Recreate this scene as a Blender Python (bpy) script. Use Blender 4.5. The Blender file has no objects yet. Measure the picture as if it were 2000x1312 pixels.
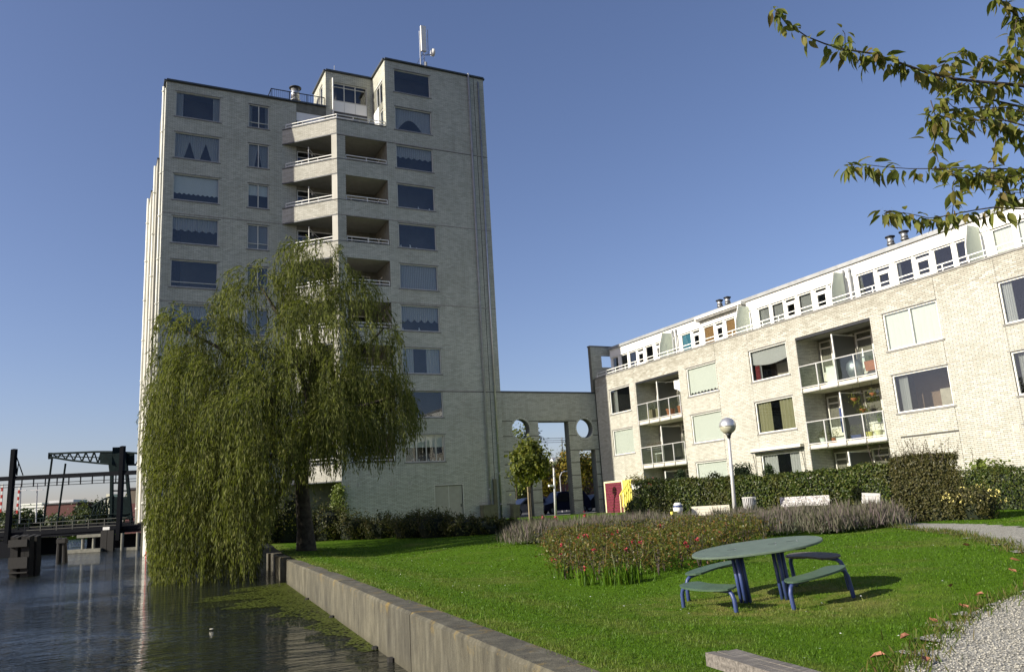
import bpy, math, random
import numpy as np
from mathutils import Vector, Matrix
random.seed(7); rng = np.random.default_rng(7)
scene = bpy.context.scene
C = scene.collection
PI = math.pi

# ------------------------------------------------------------------ camera (eye = world origin, +Y along the low block, +X along the tower front)
def cam_rows(yaw, pitch, roll):
    fwd = np.array([math.sin(yaw)*math.cos(pitch), math.cos(yaw)*math.cos(pitch), math.sin(pitch)])
    right = np.array([math.cos(yaw), -math.sin(yaw), 0.0]); down = np.cross(fwd, right)
    return np.array([right*math.cos(roll)+down*math.sin(roll), down*math.cos(roll)-right*math.sin(roll), fwd])
FOC = 1569.445
MC = cam_rows(*[math.radians(a) for a in (27.376, 11.9994, 3.4481)])
cd = bpy.data.cameras.new('camera'); cam = bpy.data.objects.new('camera', cd); C.objects.link(cam)
cd.sensor_fit = 'HORIZONTAL'; cd.sensor_width = 36; cd.lens = FOC/2000*36
cd.clip_start = 0.1; cd.clip_end = 4000
m = Matrix.Identity(4)
for i in range(3):
    m[i][0] = MC[0][i]; m[i][1] = -MC[1][i]; m[i][2] = -MC[2][i]
cam.matrix_world = m
scene.camera = cam

# ------------------------------------------------------------------ sky, sun, exposure
SUN_AZ, SUN_EL = -4.6, 26.0
la, le = math.radians(SUN_AZ), math.radians(SUN_EL)
LDIR = Vector((math.cos(la)*math.cos(le), math.sin(la)*math.cos(le), -math.sin(le)))
world = bpy.data.worlds.new('World'); scene.world = world; world.use_nodes = True
wn = world.node_tree; bg = wn.nodes['Background']
sky = wn.nodes.new('ShaderNodeTexSky'); sky.sky_type = 'NISHITA'; sky.sun_disc = False
sky.sun_elevation = le; sky.sun_rotation = math.atan2(-LDIR.x, -LDIR.y)
sky.air_density = 1.0; sky.dust_density = 1.1; sky.ozone_density = 5.0; sky.altitude = 0
tint = wn.nodes.new('ShaderNodeMix'); tint.data_type = 'RGBA'; tint.blend_type = 'MULTIPLY'; tint.inputs[0].default_value = 1.0
tint.inputs[7].default_value = (1.31, 1.05, 1.05, 1)
wn.links.new(sky.outputs[0], tint.inputs[6]); wn.links.new(tint.outputs[2], bg.inputs[0]); bg.inputs[1].default_value = 0.085
sd = bpy.data.lights.new('sun', 'SUN'); sun = bpy.data.objects.new('sun', sd); C.objects.link(sun)
sd.energy = 4.9; sd.angle = math.radians(0.55); sd.color = (1.0, 0.93, 0.80)
sun.rotation_mode = 'QUATERNION'; sun.rotation_quaternion = LDIR.to_track_quat('-Z', 'Y')
scene.view_settings.view_transform = 'Standard'; scene.view_settings.look = 'None'
scene.view_settings.gamma = 1.0; scene.view_settings.use_curve_mapping = False
scene.view_settings.exposure = 0.68
scene.render.engine = 'CYCLES'
scene.cycles.max_bounces = 7; scene.cycles.transparent_max_bounces = 12
scene.cycles.use_denoising = True

# ------------------------------------------------------------------ survey helpers: a direction seen in the photograph -> a point on a known plane
def ray(x, y): return MC.T @ np.array([(x-1000)/FOC, (y-656)/FOC, 1.0])
def onX(x, y, X): d = ray(x, y); return d*X/d[0]
def onY(x, y, Y): d = ray(x, y); return d*Y/d[1]
def onZ(x, y, Z): d = ray(x, y); return d*Z/d[2]
def deep(x, y, D): return ray(x, y)*D
def project(P):
    v = np.asarray(P) @ MC.T; return np.stack([v[:, 0]/v[:, 2]*FOC+1000, v[:, 1]/v[:, 2]*FOC+656, v[:, 2]], 1)
WATER = -1.92; QZ = -1.2
qa, qb = onZ(1060, 1305, QZ), onZ(545, 1087, QZ)
QK = (qb[0]-qa[0])/(qb[1]-qa[1]); Q0 = qa[0]-QK*qa[1]
def quay_x(y): return Q0 + QK*np.asarray(y, float)
def sstep(a, b, x): t = np.clip((np.asarray(x, float)-a)/(b-a), 0, 1); return t*t*(3-2*t)
def terr(x, y):
    x = np.asarray(x, float); y = np.asarray(y, float); d = x-quay_x(y)
    z = np.interp(d, [0, .8, 2.8, 4.2, 6, 9, 14, 25], [-1.21, -1.22, -1.335, -1.30, -1.185, -1.10, -1.075, -1.0])
    z = z*(1-sstep(26, 50, y)) - .72*sstep(26, 50, y)
    t = sstep(24, 34, x)*.8; z = z*(1-t) - .78*t
    return z + .012*np.sin(x*1.7+y*.6)+.01*np.sin(y*1.9-x*.7)
def gp(px, py):
    d = ray(px, py); z = -1.1
    for _ in range(60):
        p = d*z/d[2]; z = .5*z+.5*float(terr(p[0], p[1]))
    return d*z/d[2]

# ------------------------------------------------------------------ object helpers
def link(o, parent=None):
    C.objects.link(o)
    if parent is not None: o.parent = parent
    return o
def tag(o, label=None, cat=None, group=None, kind=None):
    if label: o['label'] = label
    if cat: o['category'] = cat
    if group: o['group'] = group
    if kind: o['kind'] = kind
    return o
def thing(name, label, cat, loc=(0, 0, 0), group=None):
    o = bpy.data.objects.new(name, None); C.objects.link(o); o.location = [float(v) for v in loc]; o.empty_display_size = .3
    return tag(o, label, cat, group)
def wloc(o):
    v = Vector((0, 0, 0))
    while o is not None: v += o.location; o = o.parent
    return v
def setmesh(me, V, F, mat, smooth=False):
    V = np.asarray(V, np.float32); F = np.asarray(F, np.int32); n, k = F.shape
    me.vertices.add(len(V)); me.vertices.foreach_set('co', V.ravel())
    me.loops.add(n*k); me.loops.foreach_set('vertex_index', F.ravel())
    me.polygons.add(n); me.polygons.foreach_set('loop_start', np.arange(0, n*k, k, dtype=np.int32))
    me.polygons.foreach_set('loop_total', np.full(n, k, np.int32))
    me.polygons.foreach_set('use_smooth', np.full(n, bool(smooth)))
    me.update(calc_edges=True); me.materials.append(mat)
def npobj(name, V, F, mat, parent=None, smooth=False, **k):
    V = np.asarray(V, np.float64)
    if parent is not None: V = V - np.array(wloc(parent))
    me = bpy.data.meshes.new(name); setmesh(me, V, F, mat, smooth)
    return tag(link(bpy.data.objects.new(name, me), parent), **k)
class MB:
    def __init__(s): s.v = []; s.f = []; s.n = 0
    def add(s, vs, fs):
        b = len(s.v); s.v += [tuple(map(float, q)) for q in vs]; s.f += [tuple(b+i for i in q) for q in fs]; return s
    def quad(s, a, b, c, d): return s.add([a, b, c, d], [(0, 1, 2, 3)])
    def box(s, a, b):
        (x0, y0, z0), (x1, y1, z1) = a, b
        return s.add([(x0,y0,z0),(x1,y0,z0),(x1,y1,z0),(x0,y1,z0),(x0,y0,z1),(x1,y0,z1),(x1,y1,z1),(x0,y1,z1)],
                     [(3,2,1,0),(4,5,6,7),(0,1,5,4),(1,2,6,5),(2,3,7,6),(3,0,4,7)])
    def obox(s, c, ax, h):
        c = np.asarray(c, float); a = [np.asarray(q, float)*w for q, w in zip(ax, h)]
        P = [c+a[0]*i+a[1]*j+a[2]*k for k in (-1, 1) for i, j in ((-1,-1),(1,-1),(1,1),(-1,1))]
        return s.add(P, [(3,2,1,0),(4,5,6,7),(0,1,5,4),(1,2,6,5),(2,3,7,6),(3,0,4,7)])
    def beam(s, p, q, w, h, up=(0, 0, 1)):
        p = np.asarray(p, float); q = np.asarray(q, float); d = q-p; L = np.linalg.norm(d); d /= L
        r = np.cross(d, np.asarray(up, float)); r = r/np.linalg.norm(r) if np.linalg.norm(r) > 1e-6 else np.array([1., 0, 0]); u = np.cross(r, d)
        return s.obox((p+q)/2, (d, r, u), (L/2, w/2, h/2))
    def tube(s, pts, rad, n=8, cap=True):
        pts = [np.asarray(p, float) for p in pts]; R = rad if isinstance(rad, (list, tuple)) else [rad]*len(pts)
        b = len(s.v); ref = None
        for i, p in enumerate(pts):
            d = pts[min(i+1, len(pts)-1)]-pts[max(i-1, 0)]; d = d/(np.linalg.norm(d)+1e-9)
            if ref is None: ref = np.cross(d, (0.3, 1, .2)) if abs(d[1]) < .9 else np.cross(d, (1, .2, .1))
            u = ref-d*(ref@d); u /= np.linalg.norm(u)+1e-9; w = np.cross(d, u); ref = u
            for k in range(n):
                a = 2*PI*k/n; s.v.append(tuple(p+(u*math.cos(a)+w*math.sin(a))*R[i]))
        for i in range(len(pts)-1):
            for k in range(n):
                s.f.append((b+i*n+k, b+i*n+(k+1) % n, b+(i+1)*n+(k+1) % n, b+(i+1)*n+k))
        if cap:
            s.f.append(tuple(b+k for k in reversed(range(n)))); e = b+(len(pts)-1)*n; s.f.append(tuple(e+k for k in range(n)))
        return s
    def lathe(s, prof, c, n=20):
        b = len(s.v); c = np.asarray(c, float)
        for r, z in prof:
            for k in range(n): a = 2*PI*k/n; s.v.append((c[0]+r*math.cos(a), c[1]+r*math.sin(a), c[2]+z))
        for i in range(len(prof)-1):
            for k in range(n): s.f.append((b+i*n+k, b+i*n+(k+1) % n, b+(i+1)*n+(k+1) % n, b+(i+1)*n+k))
        s.f.append(tuple(b+k for k in reversed(range(n)))); e = b+(len(prof)-1)*n; s.f.append(tuple(e+k for k in range(n)))
        return s
    def prism(s, poly, z0, z1):
        n = len(poly)
        return s.add([(x, y, z0) for x, y in poly]+[(x, y, z1) for x, y in poly],
                     [tuple(reversed(range(n))), tuple(range(n, 2*n))]+[(i, (i+1) % n, n+(i+1) % n, n+i) for i in range(n)])
    def build(s, name, mat, parent=None, smooth=False, **k):
        off = wloc(parent) if parent is not None else Vector((0, 0, 0))
        me = bpy.data.meshes.new(name); me.from_pydata([(x-off.x, y-off.y, z-off.z) for x, y, z in s.v], [], s.f); me.update()
        me.materials.append(mat)
        if smooth: me.polygons.foreach_set('use_smooth', [True]*len(me.polygons))
        return tag(link(bpy.data.objects.new(name, me), parent), **k)
def copy_tree(o, loc=None, parent=None):
    c = o.copy(); C.objects.link(c); c.parent = parent
    if loc is not None: c.location = loc
    for ch in o.children: copy_tree(ch, None, c)
    return c

# ------------------------------------------------------------------ materials
def _new(name):
    ma = bpy.data.materials.new(name); ma.use_nodes = True; nt = ma.node_tree
    return ma, nt, nt.nodes['Principled BSDF'], nt.nodes['Material Output']
def _noise(nt, scale, detail=4, vec=None, rough=.55):
    n = nt.nodes.new('ShaderNodeTexNoise'); n.inputs['Scale'].default_value = scale; n.inputs['Detail'].default_value = detail; n.inputs['Roughness'].default_value = rough
    if vec is not None: nt.links.new(vec, n.inputs['Vector'])
    return n
def _ramp(nt, fac, stops):
    r = nt.nodes.new('ShaderNodeValToRGB'); e = r.color_ramp.elements
    while len(e) < len(stops): e.new(.5)
    for el, (p, c) in zip(e, stops): el.position = p; el.color = (*c, 1)
    nt.links.new(fac, r.inputs[0]); return r
def _geo(nt, out='Position'): return nt.nodes.new('ShaderNodeNewGeometry').outputs[out]
def _mix(nt, fac, a, b, mode='MIX'):
    x = nt.nodes.new('ShaderNodeMix'); x.data_type = 'RGBA'; x.blend_type = mode
    for s, v in ((x.inputs[0], fac), (x.inputs[6], a), (x.inputs[7], b)):
        if hasattr(v, 'links'): nt.links.new(v, s)
        elif isinstance(v, tuple): s.default_value = (*v, 1)
        else: s.default_value = v
    return x.outputs[2]
def _math(nt, op, a, b=0.0):
    x = nt.nodes.new('ShaderNodeMath'); x.operation = op
    for s, v in ((x.inputs[0], a), (x.inputs[1], b)):
        if hasattr(v, 'links'): nt.links.new(v, s)
        else: s.default_value = v
    return x.outputs[0]
def _bump(nt, bsdf, h, strength, dist=.02):
    b = nt.nodes.new('ShaderNodeBump'); b.inputs['Strength'].default_value = strength; b.inputs['Distance'].default_value = dist
    nt.links.new(h, b.inputs['Height']); nt.links.new(b.outputs[0], bsdf.inputs['Normal'])
def _rand(nt):
    a = nt.nodes.new('ShaderNodeObjectInfo').outputs['Random']; b = _geo(nt, 'Random Per Island')
    return _math(nt, 'FRACT', _math(nt, 'ADD', a, b))
def plain(name, col, rough=.6, metal=0.0, var=.12, scale=3.0, bump=0.0, spec=.4, bscale=None):
    ma, nt, b, o = _new(name); pos = _geo(nt)
    n = _noise(nt, scale, 5, pos)
    lo = tuple(c*(1-var) for c in col); hi = tuple(min(1, c*(1+var)) for c in col)
    r = _ramp(nt, n.outputs[0], [(.3, lo), (.7, hi)]); nt.links.new(r.outputs[0], b.inputs['Base Color'])
    b.inputs['Roughness'].default_value = rough; b.inputs['Metallic'].default_value = metal; b.inputs['Specular IOR Level'].default_value = spec
    if bump: _bump(nt, b, _noise(nt, bscale or scale*8, 4, pos).outputs[0], bump)
    return ma
def bricks_mat(name, c_lo, c_hi, stain):
    ma, nt, b, o = _new(name); pos = _geo(nt)
    r = _ramp(nt, _rand(nt), [(0, c_lo), (.35, tuple(.5*(p+q) for p, q in zip(c_lo, c_hi))), (1, c_hi)])
    n = _noise(nt, .5, 6, pos, .65); f = _ramp(nt, n.outputs[0], [(.42, (0, 0, 0)), (.72, (1, 1, 1))])
    mp = nt.nodes.new('ShaderNodeMapping'); mp.inputs['Scale'].default_value = (2.2, 2.2, .16); nt.links.new(pos, mp.inputs[0])
    st = _noise(nt, 1.0, 5, mp.outputs[0], .6); f2 = _ramp(nt, st.outputs[0], [(.5, (0, 0, 0)), (.78, (1, 1, 1))])
    col = _mix(nt, _math(nt, 'MULTIPLY', f.outputs[0], .45), r.outputs[0], stain)
    col = _mix(nt, _math(nt, 'MULTIPLY', f2.outputs[0], .55), col, stain)
    fine = _noise(nt, 45, 3, pos); col = _mix(nt, .35, col, _mix(nt, 1.0, col, _ramp(nt, fine.outputs[0], [(.3, (.72, .72, .72)), (.7, (1.1, 1.1, 1.1))]).outputs[0], 'MULTIPLY'))
    nt.links.new(col, b.inputs['Base Color']); b.inputs['Roughness'].default_value = .82; b.inputs['Specular IOR Level'].default_value = .25
    _bump(nt, b, fine.outputs[0], .5, .006)
    return ma
def leaf_mat(name, cols, trans=.35, rough=.5, patch=None):
    ma, nt, b, o = _new(name)
    n = len(cols); r = _ramp(nt, _rand(nt), [(i/max(1, n-1), c) for i, c in enumerate(cols)])
    col = r.outputs[0]
    if patch:
        f = _ramp(nt, _noise(nt, patch[1], 4, _geo(nt)).outputs[0], [(patch[2], (0, 0, 0)), (patch[3], (1, 1, 1))])
        col = _mix(nt, _math(nt, 'MULTIPLY', f.outputs[0], patch[4]), col, patch[0])
    if name == 'grass_blades': col = _mix(nt, _math(nt, 'MULTIPLY', dry_mask(nt, _geo(nt)), .8), col, (.26, .22, .075))
    nt.links.new(col, b.inputs['Base Color']); b.inputs['Roughness'].default_value = rough; b.inputs['Specular IOR Level'].default_value = .25
    t = nt.nodes.new('ShaderNodeBsdfTranslucent'); nt.links.new(_mix(nt, .5, col, (.18, .22, .02)), t.inputs[0])
    mx = nt.nodes.new('ShaderNodeMixShader'); mx.inputs[0].default_value = trans
    nt.links.new(b.outputs[0], mx.inputs[1]); nt.links.new(t.outputs[0], mx.inputs[2]); nt.links.new(mx.outputs[0], o.inputs[0])
    return ma
def glass_mat(name, tint, base=.05, rough=.01, gain=.8):
    ma, nt, b, o = _new(name); nt.nodes.remove(b)
    lw = nt.nodes.new('ShaderNodeLayerWeight'); lw.inputs[0].default_value = .5
    g = nt.nodes.new('ShaderNodeBsdfGlossy'); g.inputs['Roughness'].default_value = rough; g.inputs[0].default_value = (.95, .97, 1, 1)
    bm = nt.nodes.new('ShaderNodeBump'); bm.inputs['Strength'].default_value = .06; bm.inputs['Distance'].default_value = .02
    nt.links.new(_noise(nt, .9, 2, _geo(nt)).outputs[0], bm.inputs['Height']); nt.links.new(bm.outputs[0], g.inputs['Normal'])
    t = nt.nodes.new('ShaderNodeBsdfTransparent'); t.inputs[0].default_value = (*tint, 1)
    mx = nt.nodes.new('ShaderNodeMixShader')
    f = _math(nt, 'ADD', _math(nt, 'MULTIPLY', _math(nt, 'POWER', lw.outputs['Facing'], 4.0), gain), base)
    nt.links.new(f, mx.inputs[0]); nt.links.new(t.outputs[0], mx.inputs[1]); nt.links.new(g.outputs[0], mx.inputs[2]); nt.links.new(mx.outputs[0], o.inputs[0])
    return ma
def frosted_mat(name, col, tr):
    ma, nt, b, o = _new(name); b.inputs['Base Color'].default_value = (*col, 1); b.inputs['Roughness'].default_value = .35
    t = nt.nodes.new('ShaderNodeBsdfTranslucent'); t.inputs[0].default_value = (*col, 1)
    mx = nt.nodes.new('ShaderNodeMixShader'); mx.inputs[0].default_value = tr
    nt.links.new(b.outputs[0], mx.inputs[1]); nt.links.new(t.outputs[0], mx.inputs[2]); nt.links.new(mx.outputs[0], o.inputs[0]); return ma
def wood_mat(name, c0, c1, ax=(1, 18, 18)):
    ma, nt, b, o = _new(name); pos = nt.nodes.new('ShaderNodeTexCoord').outputs['Object']
    mp = nt.nodes.new('ShaderNodeMapping'); mp.inputs['Scale'].default_value = ax; nt.links.new(pos, mp.inputs[0])
    n = _noise(nt, 3, 6, mp.outputs[0], .65); r = _ramp(nt, n.outputs[0], [(.3, c0), (.7, c1)])
    nt.links.new(r.outputs[0], b.inputs['Base Color']); b.inputs['Roughness'].default_value = .8; _bump(nt, b, n.outputs[0], .8, .008); return ma

M = {}
M['brick'] = bricks_mat('white_brick', (.42, .41, .35), (.56, .55, .485), (.33, .315, .26))
M['brick_grey'] = bricks_mat('weathered_brick', (.43, .435, .365), (.585, .59, .50), (.33, .33, .27))
M['brick_top'] = bricks_mat('stained_brick', (.335, .32, .265), (.475, .46, .395), (.25, .235, .18))
M['mortar'] = plain('mortar', (.17, .162, .128), .9, var=.2, scale=4)
M['mortar_dark'] = plain('dark_mortar', (.165, .165, .135), .9, var=.2, scale=4)
M['joint'] = plain('joint_seal', (.05, .05, .047), .8)
M['concrete'] = plain('concrete', (.36, .345, .30), .85, var=.18, scale=1.5, bump=.3)
M['sill'] = plain('sill_stone', (.20, .195, .18), .8, var=.2)
M['cream'] = plain('cream_concrete', (.62, .585, .47), .75, var=.08)
M['soffit'] = plain('soffit', (.27, .265, .24), .85, var=.1)
M['roof'] = plain('roof_felt', (.07, .07, .072), .9)
M['cap'] = plain('roof_edging', (.06, .07, .08), .45)
M['white'] = plain('white_paint', (.76, .755, .70), .45, var=.05)
M['panel'] = plain('white_panel', (.80, .80, .755), .4, var=.04, scale=1.2)
M['offwhite'] = plain('offwhite_frame', (.55, .54, .47), .5, var=.06)
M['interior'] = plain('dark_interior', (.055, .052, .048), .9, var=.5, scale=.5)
M['glass'] = glass_mat('window_glass', (.90, .915, .905))
M['railglass'] = glass_mat('rail_glass', (.86, .90, .88), .04)
M['carglass'] = glass_mat('car_glass', (.10, .12, .14), .10)
M['curtain'] = frosted_mat('net_curtain', (.50, .51, .49), .3)
M['blind'] = frosted_mat('white_blind', (.70, .725, .66), .15)
M['olive_curtain'] = frosted_mat('olive_curtain', (.26, .25, .13), .2)
M['red_curtain'] = plain('red_curtain', (.20, .03, .03), .8)
M['brown_blind'] = plain('brown_blind', (.22, .12, .04), .7, var=.2, scale=20)
M['blue_blind'] = plain('blue_blind', (.03, .15, .22), .6)
M['frost'] = frosted_mat('frosted_glass', (.80, .84, .76), .7)
M['darkfrost'] = frosted_mat('smoked_screen', (.16, .165, .145), .4)
M['steel'] = plain('galvanised_steel', (.45, .46, .46), .38, .85, var=.15)
M['pipe'] = plain('grey_pipe', (.30, .31, .31), .5, .1, var=.15)
M['pipe_pale'] = plain('pale_pipe', (.66, .66, .58), .55, var=.12, scale=1)
M['gantry'] = plain('black_steel', (.008, .009, .012), .8, spec=.08)
M['wetconcrete'] = plain('wet_concrete', (.20, .195, .155), .85, var=.3, scale=2)
M['rail_far'] = plain('dull_railing', (.085, .085, .07), .7)
M['darkmetal'] = plain('dark_metal', (.025, .027, .03), .5, .3)
M['bridge'] = plain('bridge_green_paint', (.008, .018, .018), .7, 0, var=.3, spec=.12)
M['door'] = plain('door_paint', (.36, .35, .29), .55, var=.08)
M['cabinet'] = plain('cabinet_paint', (.12, .12, .075), .6, var=.25)
def worn(name, col, under, rough):
    ma, nt, b, o = _new(name); pos = _geo(nt); n = _noise(nt, 6, 6, pos, .7)
    r = _ramp(nt, n.outputs[0], [(.3, tuple(c*.78 for c in col)), (.7, tuple(c*1.2 for c in col))])
    sc = _ramp(nt, _noise(nt, 38, 5, pos, .75).outputs[0], [(.62, (0, 0, 0)), (.68, (1, 1, 1))])
    nt.links.new(_mix(nt, _math(nt, 'MULTIPLY', sc.outputs[0], .75), r.outputs[0], under), b.inputs['Base Color']); b.inputs['Roughness'].default_value = rough
    _bump(nt, b, _noise(nt, 60, 3, pos).outputs[0], .25, .004); return ma
M['table_green'] = worn('green_table_paint', (.092, .128, .095), (.16, .165, .13), .5)
M['bench_green'] = worn('green_bench_paint', (.05, .09, .055), (.12, .12, .09), .5)
M['bench_worn'] = plain('worn_bench_paint', (.10, .09, .075), .6, var=.4, scale=12)
M['blue'] = worn('blue_tube_paint', (.032, .052, .15), (.07, .075, .085), .45)
M['terracotta'] = plain('terracotta', (.36, .13, .06), .75, var=.15)
M['yellow'] = plain('yellow_paint', (.62, .55, .11), .5, var=.06)
M['creampaint'] = plain('cream_paint', (.76, .70, .40), .5, var=.05)
M['maroon'] = plain('maroon_planks', (.13, .016, .032), .55, var=.2, scale=8)
M['redpaint'] = plain('red_paint', (.45, .04, .03), .5)
M['bark'] = plain('bark', (.05, .042, .03), .9, var=.5, scale=7, bump=1.0, bscale=22)
M['twig'] = plain('twig_bark', (.06, .045, .038), .8, var=.3, scale=20)
M['palewood'] = wood_mat('pale_wood', (.18, .14, .08), (.32, .26, .16), (14, 14, 1))
M['oldwood'] = wood_mat('weathered_plank', (.060, .054, .045), (.22, .20, .17), (1.2, 16, 16))
M['pilewood'] = wood_mat('wet_timber', (.003, .003, .002), (.013, .011, .008), (14, 14, 1.2))
M['soil'] = plain('soil', (.05, .04, .026), .95, var=.4, scale=9, bump=.6)
M['asphalt'] = plain('asphalt', (.055, .055, .055), .9, var=.2)
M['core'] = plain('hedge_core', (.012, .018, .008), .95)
M['globe_metal'] = plain('lamp_metal', (.62, .62, .62), .38, .75, var=.04)
M['globe_glass'] = plain('lamp_lens', (.42, .41, .30), .25, var=.08)
M['grey_post'] = plain('grey_post', (.50, .50, .49), .45, .2, var=.08)
M['red_brick_far'] = plain('far_brick', (.12, .05, .045), .9)
M['brown_far'] = plain('far_brown', (.14, .115, .085), .9)
M['foliage_willow'] = leaf_mat('willow_leaves', [(.045, .060, .010), (.100, .122, .020), (.155, .175, .034), (.22, .22, .07)], .42, .7, ((.030, .040, .008), .75, .46, .62, .75))
M['foliage_willow_stem'] = plain('willow_twigs', (.16, .14, .045), .7)
M['foliage_tree'] = leaf_mat('maple_leaves', [(.05, .07, .012), (.10, .125, .018), (.17, .175, .02)], .35)
M['foliage_yellow'] = leaf_mat('autumn_leaves', [(.10, .11, .012), (.20, .17, .02), (.24, .15, .02)], .4)
M['foliage_hedge'] = leaf_mat('hedge_leaves', [(.014, .026, .005), (.034, .058, .008), (.065, .092, .014), (.115, .12, .03)], .25, .4, ((.075, .045, .018), .9, .52, .72, .55))
M['foliage_dark'] = leaf_mat('shrub_leaves', [(.025, .035, .010), (.055, .065, .016), (.10, .085, .025)], .25, .45)
M['foliage_tall'] = leaf_mat('brown_hedge_leaves', [(.03, .032, .010), (.065, .065, .016), (.10, .085, .03)], .2, .5)
M['foliage_conifer'] = leaf_mat('conifer_leaves', [(.015, .028, .009), (.03, .05, .014)], .15)
M['foliage_light'] = leaf_mat('laurel_leaves', [(.09, .13, .02), (.16, .20, .04)], .3, .35)
M['foliage_rose'] = leaf_mat('rose_leaves', [(.045, .065, .010), (.085, .105, .018), (.135, .12, .026), (.15, .065, .02)], .3, .4)
M['foliage_lav'] = leaf_mat('lavender_stems', [(.085, .09, .055), (.15, .135, .10), (.165, .12, .135), (.095, .11, .045)], .25, .7, ((.07, .10, .03), .8, .5, .7, .6))
M['foliage_lav_base'] = leaf_mat('lavender_leaves', [(.10, .125, .07), (.17, .19, .13)], .2, .6)
M['foliage_cherry'] = leaf_mat('cherry_leaves', [(.07, .09, .016), (.15, .17, .03), (.23, .23, .055), (.15, .10, .035)], .5, .5)
M['far_trees'] = leaf_mat('far_tree_leaves', [(.03, .045, .018), (.06, .08, .03)], .2)
M['petal_red'] = plain('red_petals', (.28, .015, .03), .6)
M['petal_yellow'] = plain('pale_yellow_petals', (.75, .66, .22), .5)
M['fallen'] = plain('fallen_leaf', (.27, .115, .065), .7, var=.45, scale=25)
M['duckweed'] = leaf_mat('duckweed', [(.05, .068, .008), (.09, .11, .014)], .1, .5)
M['gravel'] = plain('gravel_stones', (.36, .345, .29), .85, var=.35, scale=40)

M['weeds'] = leaf_mat('path_weeds', [(.04, .07, .006), (.07, .11, .010), (.12, .125, .03), (.12, .08, .03)], .3, .6)
def dry_mask(nt, pos):
    sp = nt.nodes.new('ShaderNodeSeparateXYZ'); nt.links.new(pos, sp.inputs[0])
    dx = _math(nt, 'SUBTRACT', sp.outputs[0], 7.3); dy = _math(nt, 'SUBTRACT', sp.outputs[1], 7.7)
    r = _math(nt, 'SQRT', _math(nt, 'ADD', _math(nt, 'MULTIPLY', dx, dx), _math(nt, 'MULTIPLY', dy, dy)))
    a = nt.nodes.new('ShaderNodeMapRange'); a.inputs[1].default_value = 2.2; a.inputs[2].default_value = .5; nt.links.new(r, a.inputs[0])
    d = _math(nt, 'SUBTRACT', _math(nt, 'SUBTRACT', sp.outputs[0], Q0), _math(nt, 'MULTIPLY', sp.outputs[1], QK))
    b = _math(nt, 'MULTIPLY', _math(nt, 'POWER', _math(nt, 'ABSOLUTE', _math(nt, 'SINE', _math(nt, 'MULTIPLY', _math(nt, 'ADD', d, .25), 2.3))), 3.0), .55)
    e = nt.nodes.new('ShaderNodeMapRange'); e.inputs[1].default_value = 3.4; e.inputs[2].default_value = 1.0; nt.links.new(d, e.inputs[0])
    n = _ramp(nt, _noise(nt, 2.6, 5, pos, .7).outputs[0], [(.38, (0, 0, 0)), (.62, (1, 1, 1))])
    return _math(nt, 'MULTIPLY', _math(nt, 'MAXIMUM', a.outputs[0], _math(nt, 'MULTIPLY', b, e.outputs[0])), n.outputs[0])
def ground_mat():
    ma, nt, b, o = _new('lawn_ground'); pos = _geo(nt)
    n = _noise(nt, 14, 6, pos, .7); r = _ramp(nt, n.outputs[0], [(.25, (.032, .070, .002)), (.5, (.060, .128, .003)), (.78, (.095, .175, .006))])
    p = _ramp(nt, _noise(nt, .55, 4, pos).outputs[0], [(.56, (0, 0, 0)), (.74, (1, 1, 1))])
    col = _mix(nt, _math(nt, 'MULTIPLY', p.outputs[0], .5), r.outputs[0], (.15, .14, .045))
    col = _mix(nt, _math(nt, 'MULTIPLY', dry_mask(nt, pos), .75), col, (.21, .18, .06))
    nt.links.new(col, b.inputs['Base Color']); b.inputs['Roughness'].default_value = .95; b.inputs['Specular IOR Level'].default_value = .1
    _bump(nt, b, _noise(nt, 60, 4, pos).outputs[0], .8, .03); return ma
M['lawn'] = ground_mat()
M['grass'] = leaf_mat('grass_blades', [(.034, .082, .002), (.062, .142, .003), (.098, .19, .006)], .35, .55, ((.16, .165, .035), .55, .56, .74, .6))
def path_mat():
    ma, nt, b, o = _new('gravel_path'); pos = _geo(nt)
    v = nt.nodes.new('ShaderNodeTexVoronoi'); v.inputs['Scale'].default_value = 55; nt.links.new(pos, v.inputs['Vector'])
    r = _ramp(nt, v.outputs['Color'], [(.15, (.13, .125, .10)), (.5, (.29, .28, .235)), (.9, (.47, .455, .39))])
    p = _ramp(nt, _noise(nt, 3.2, 5, pos, .7).outputs[0], [(.55, (0, 0, 0)), (.68, (1, 1, 1))])
    col = _mix(nt, _math(nt, 'MULTIPLY', p.outputs[0], .55), r.outputs[0], (.14, .13, .085))
    nt.links.new(col, b.inputs['Base Color']); b.inputs['Roughness'].default_value = .95
    _bump(nt, b, v.outputs['Distance'], .7, .02); return ma
M['path'] = path_mat()
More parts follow.
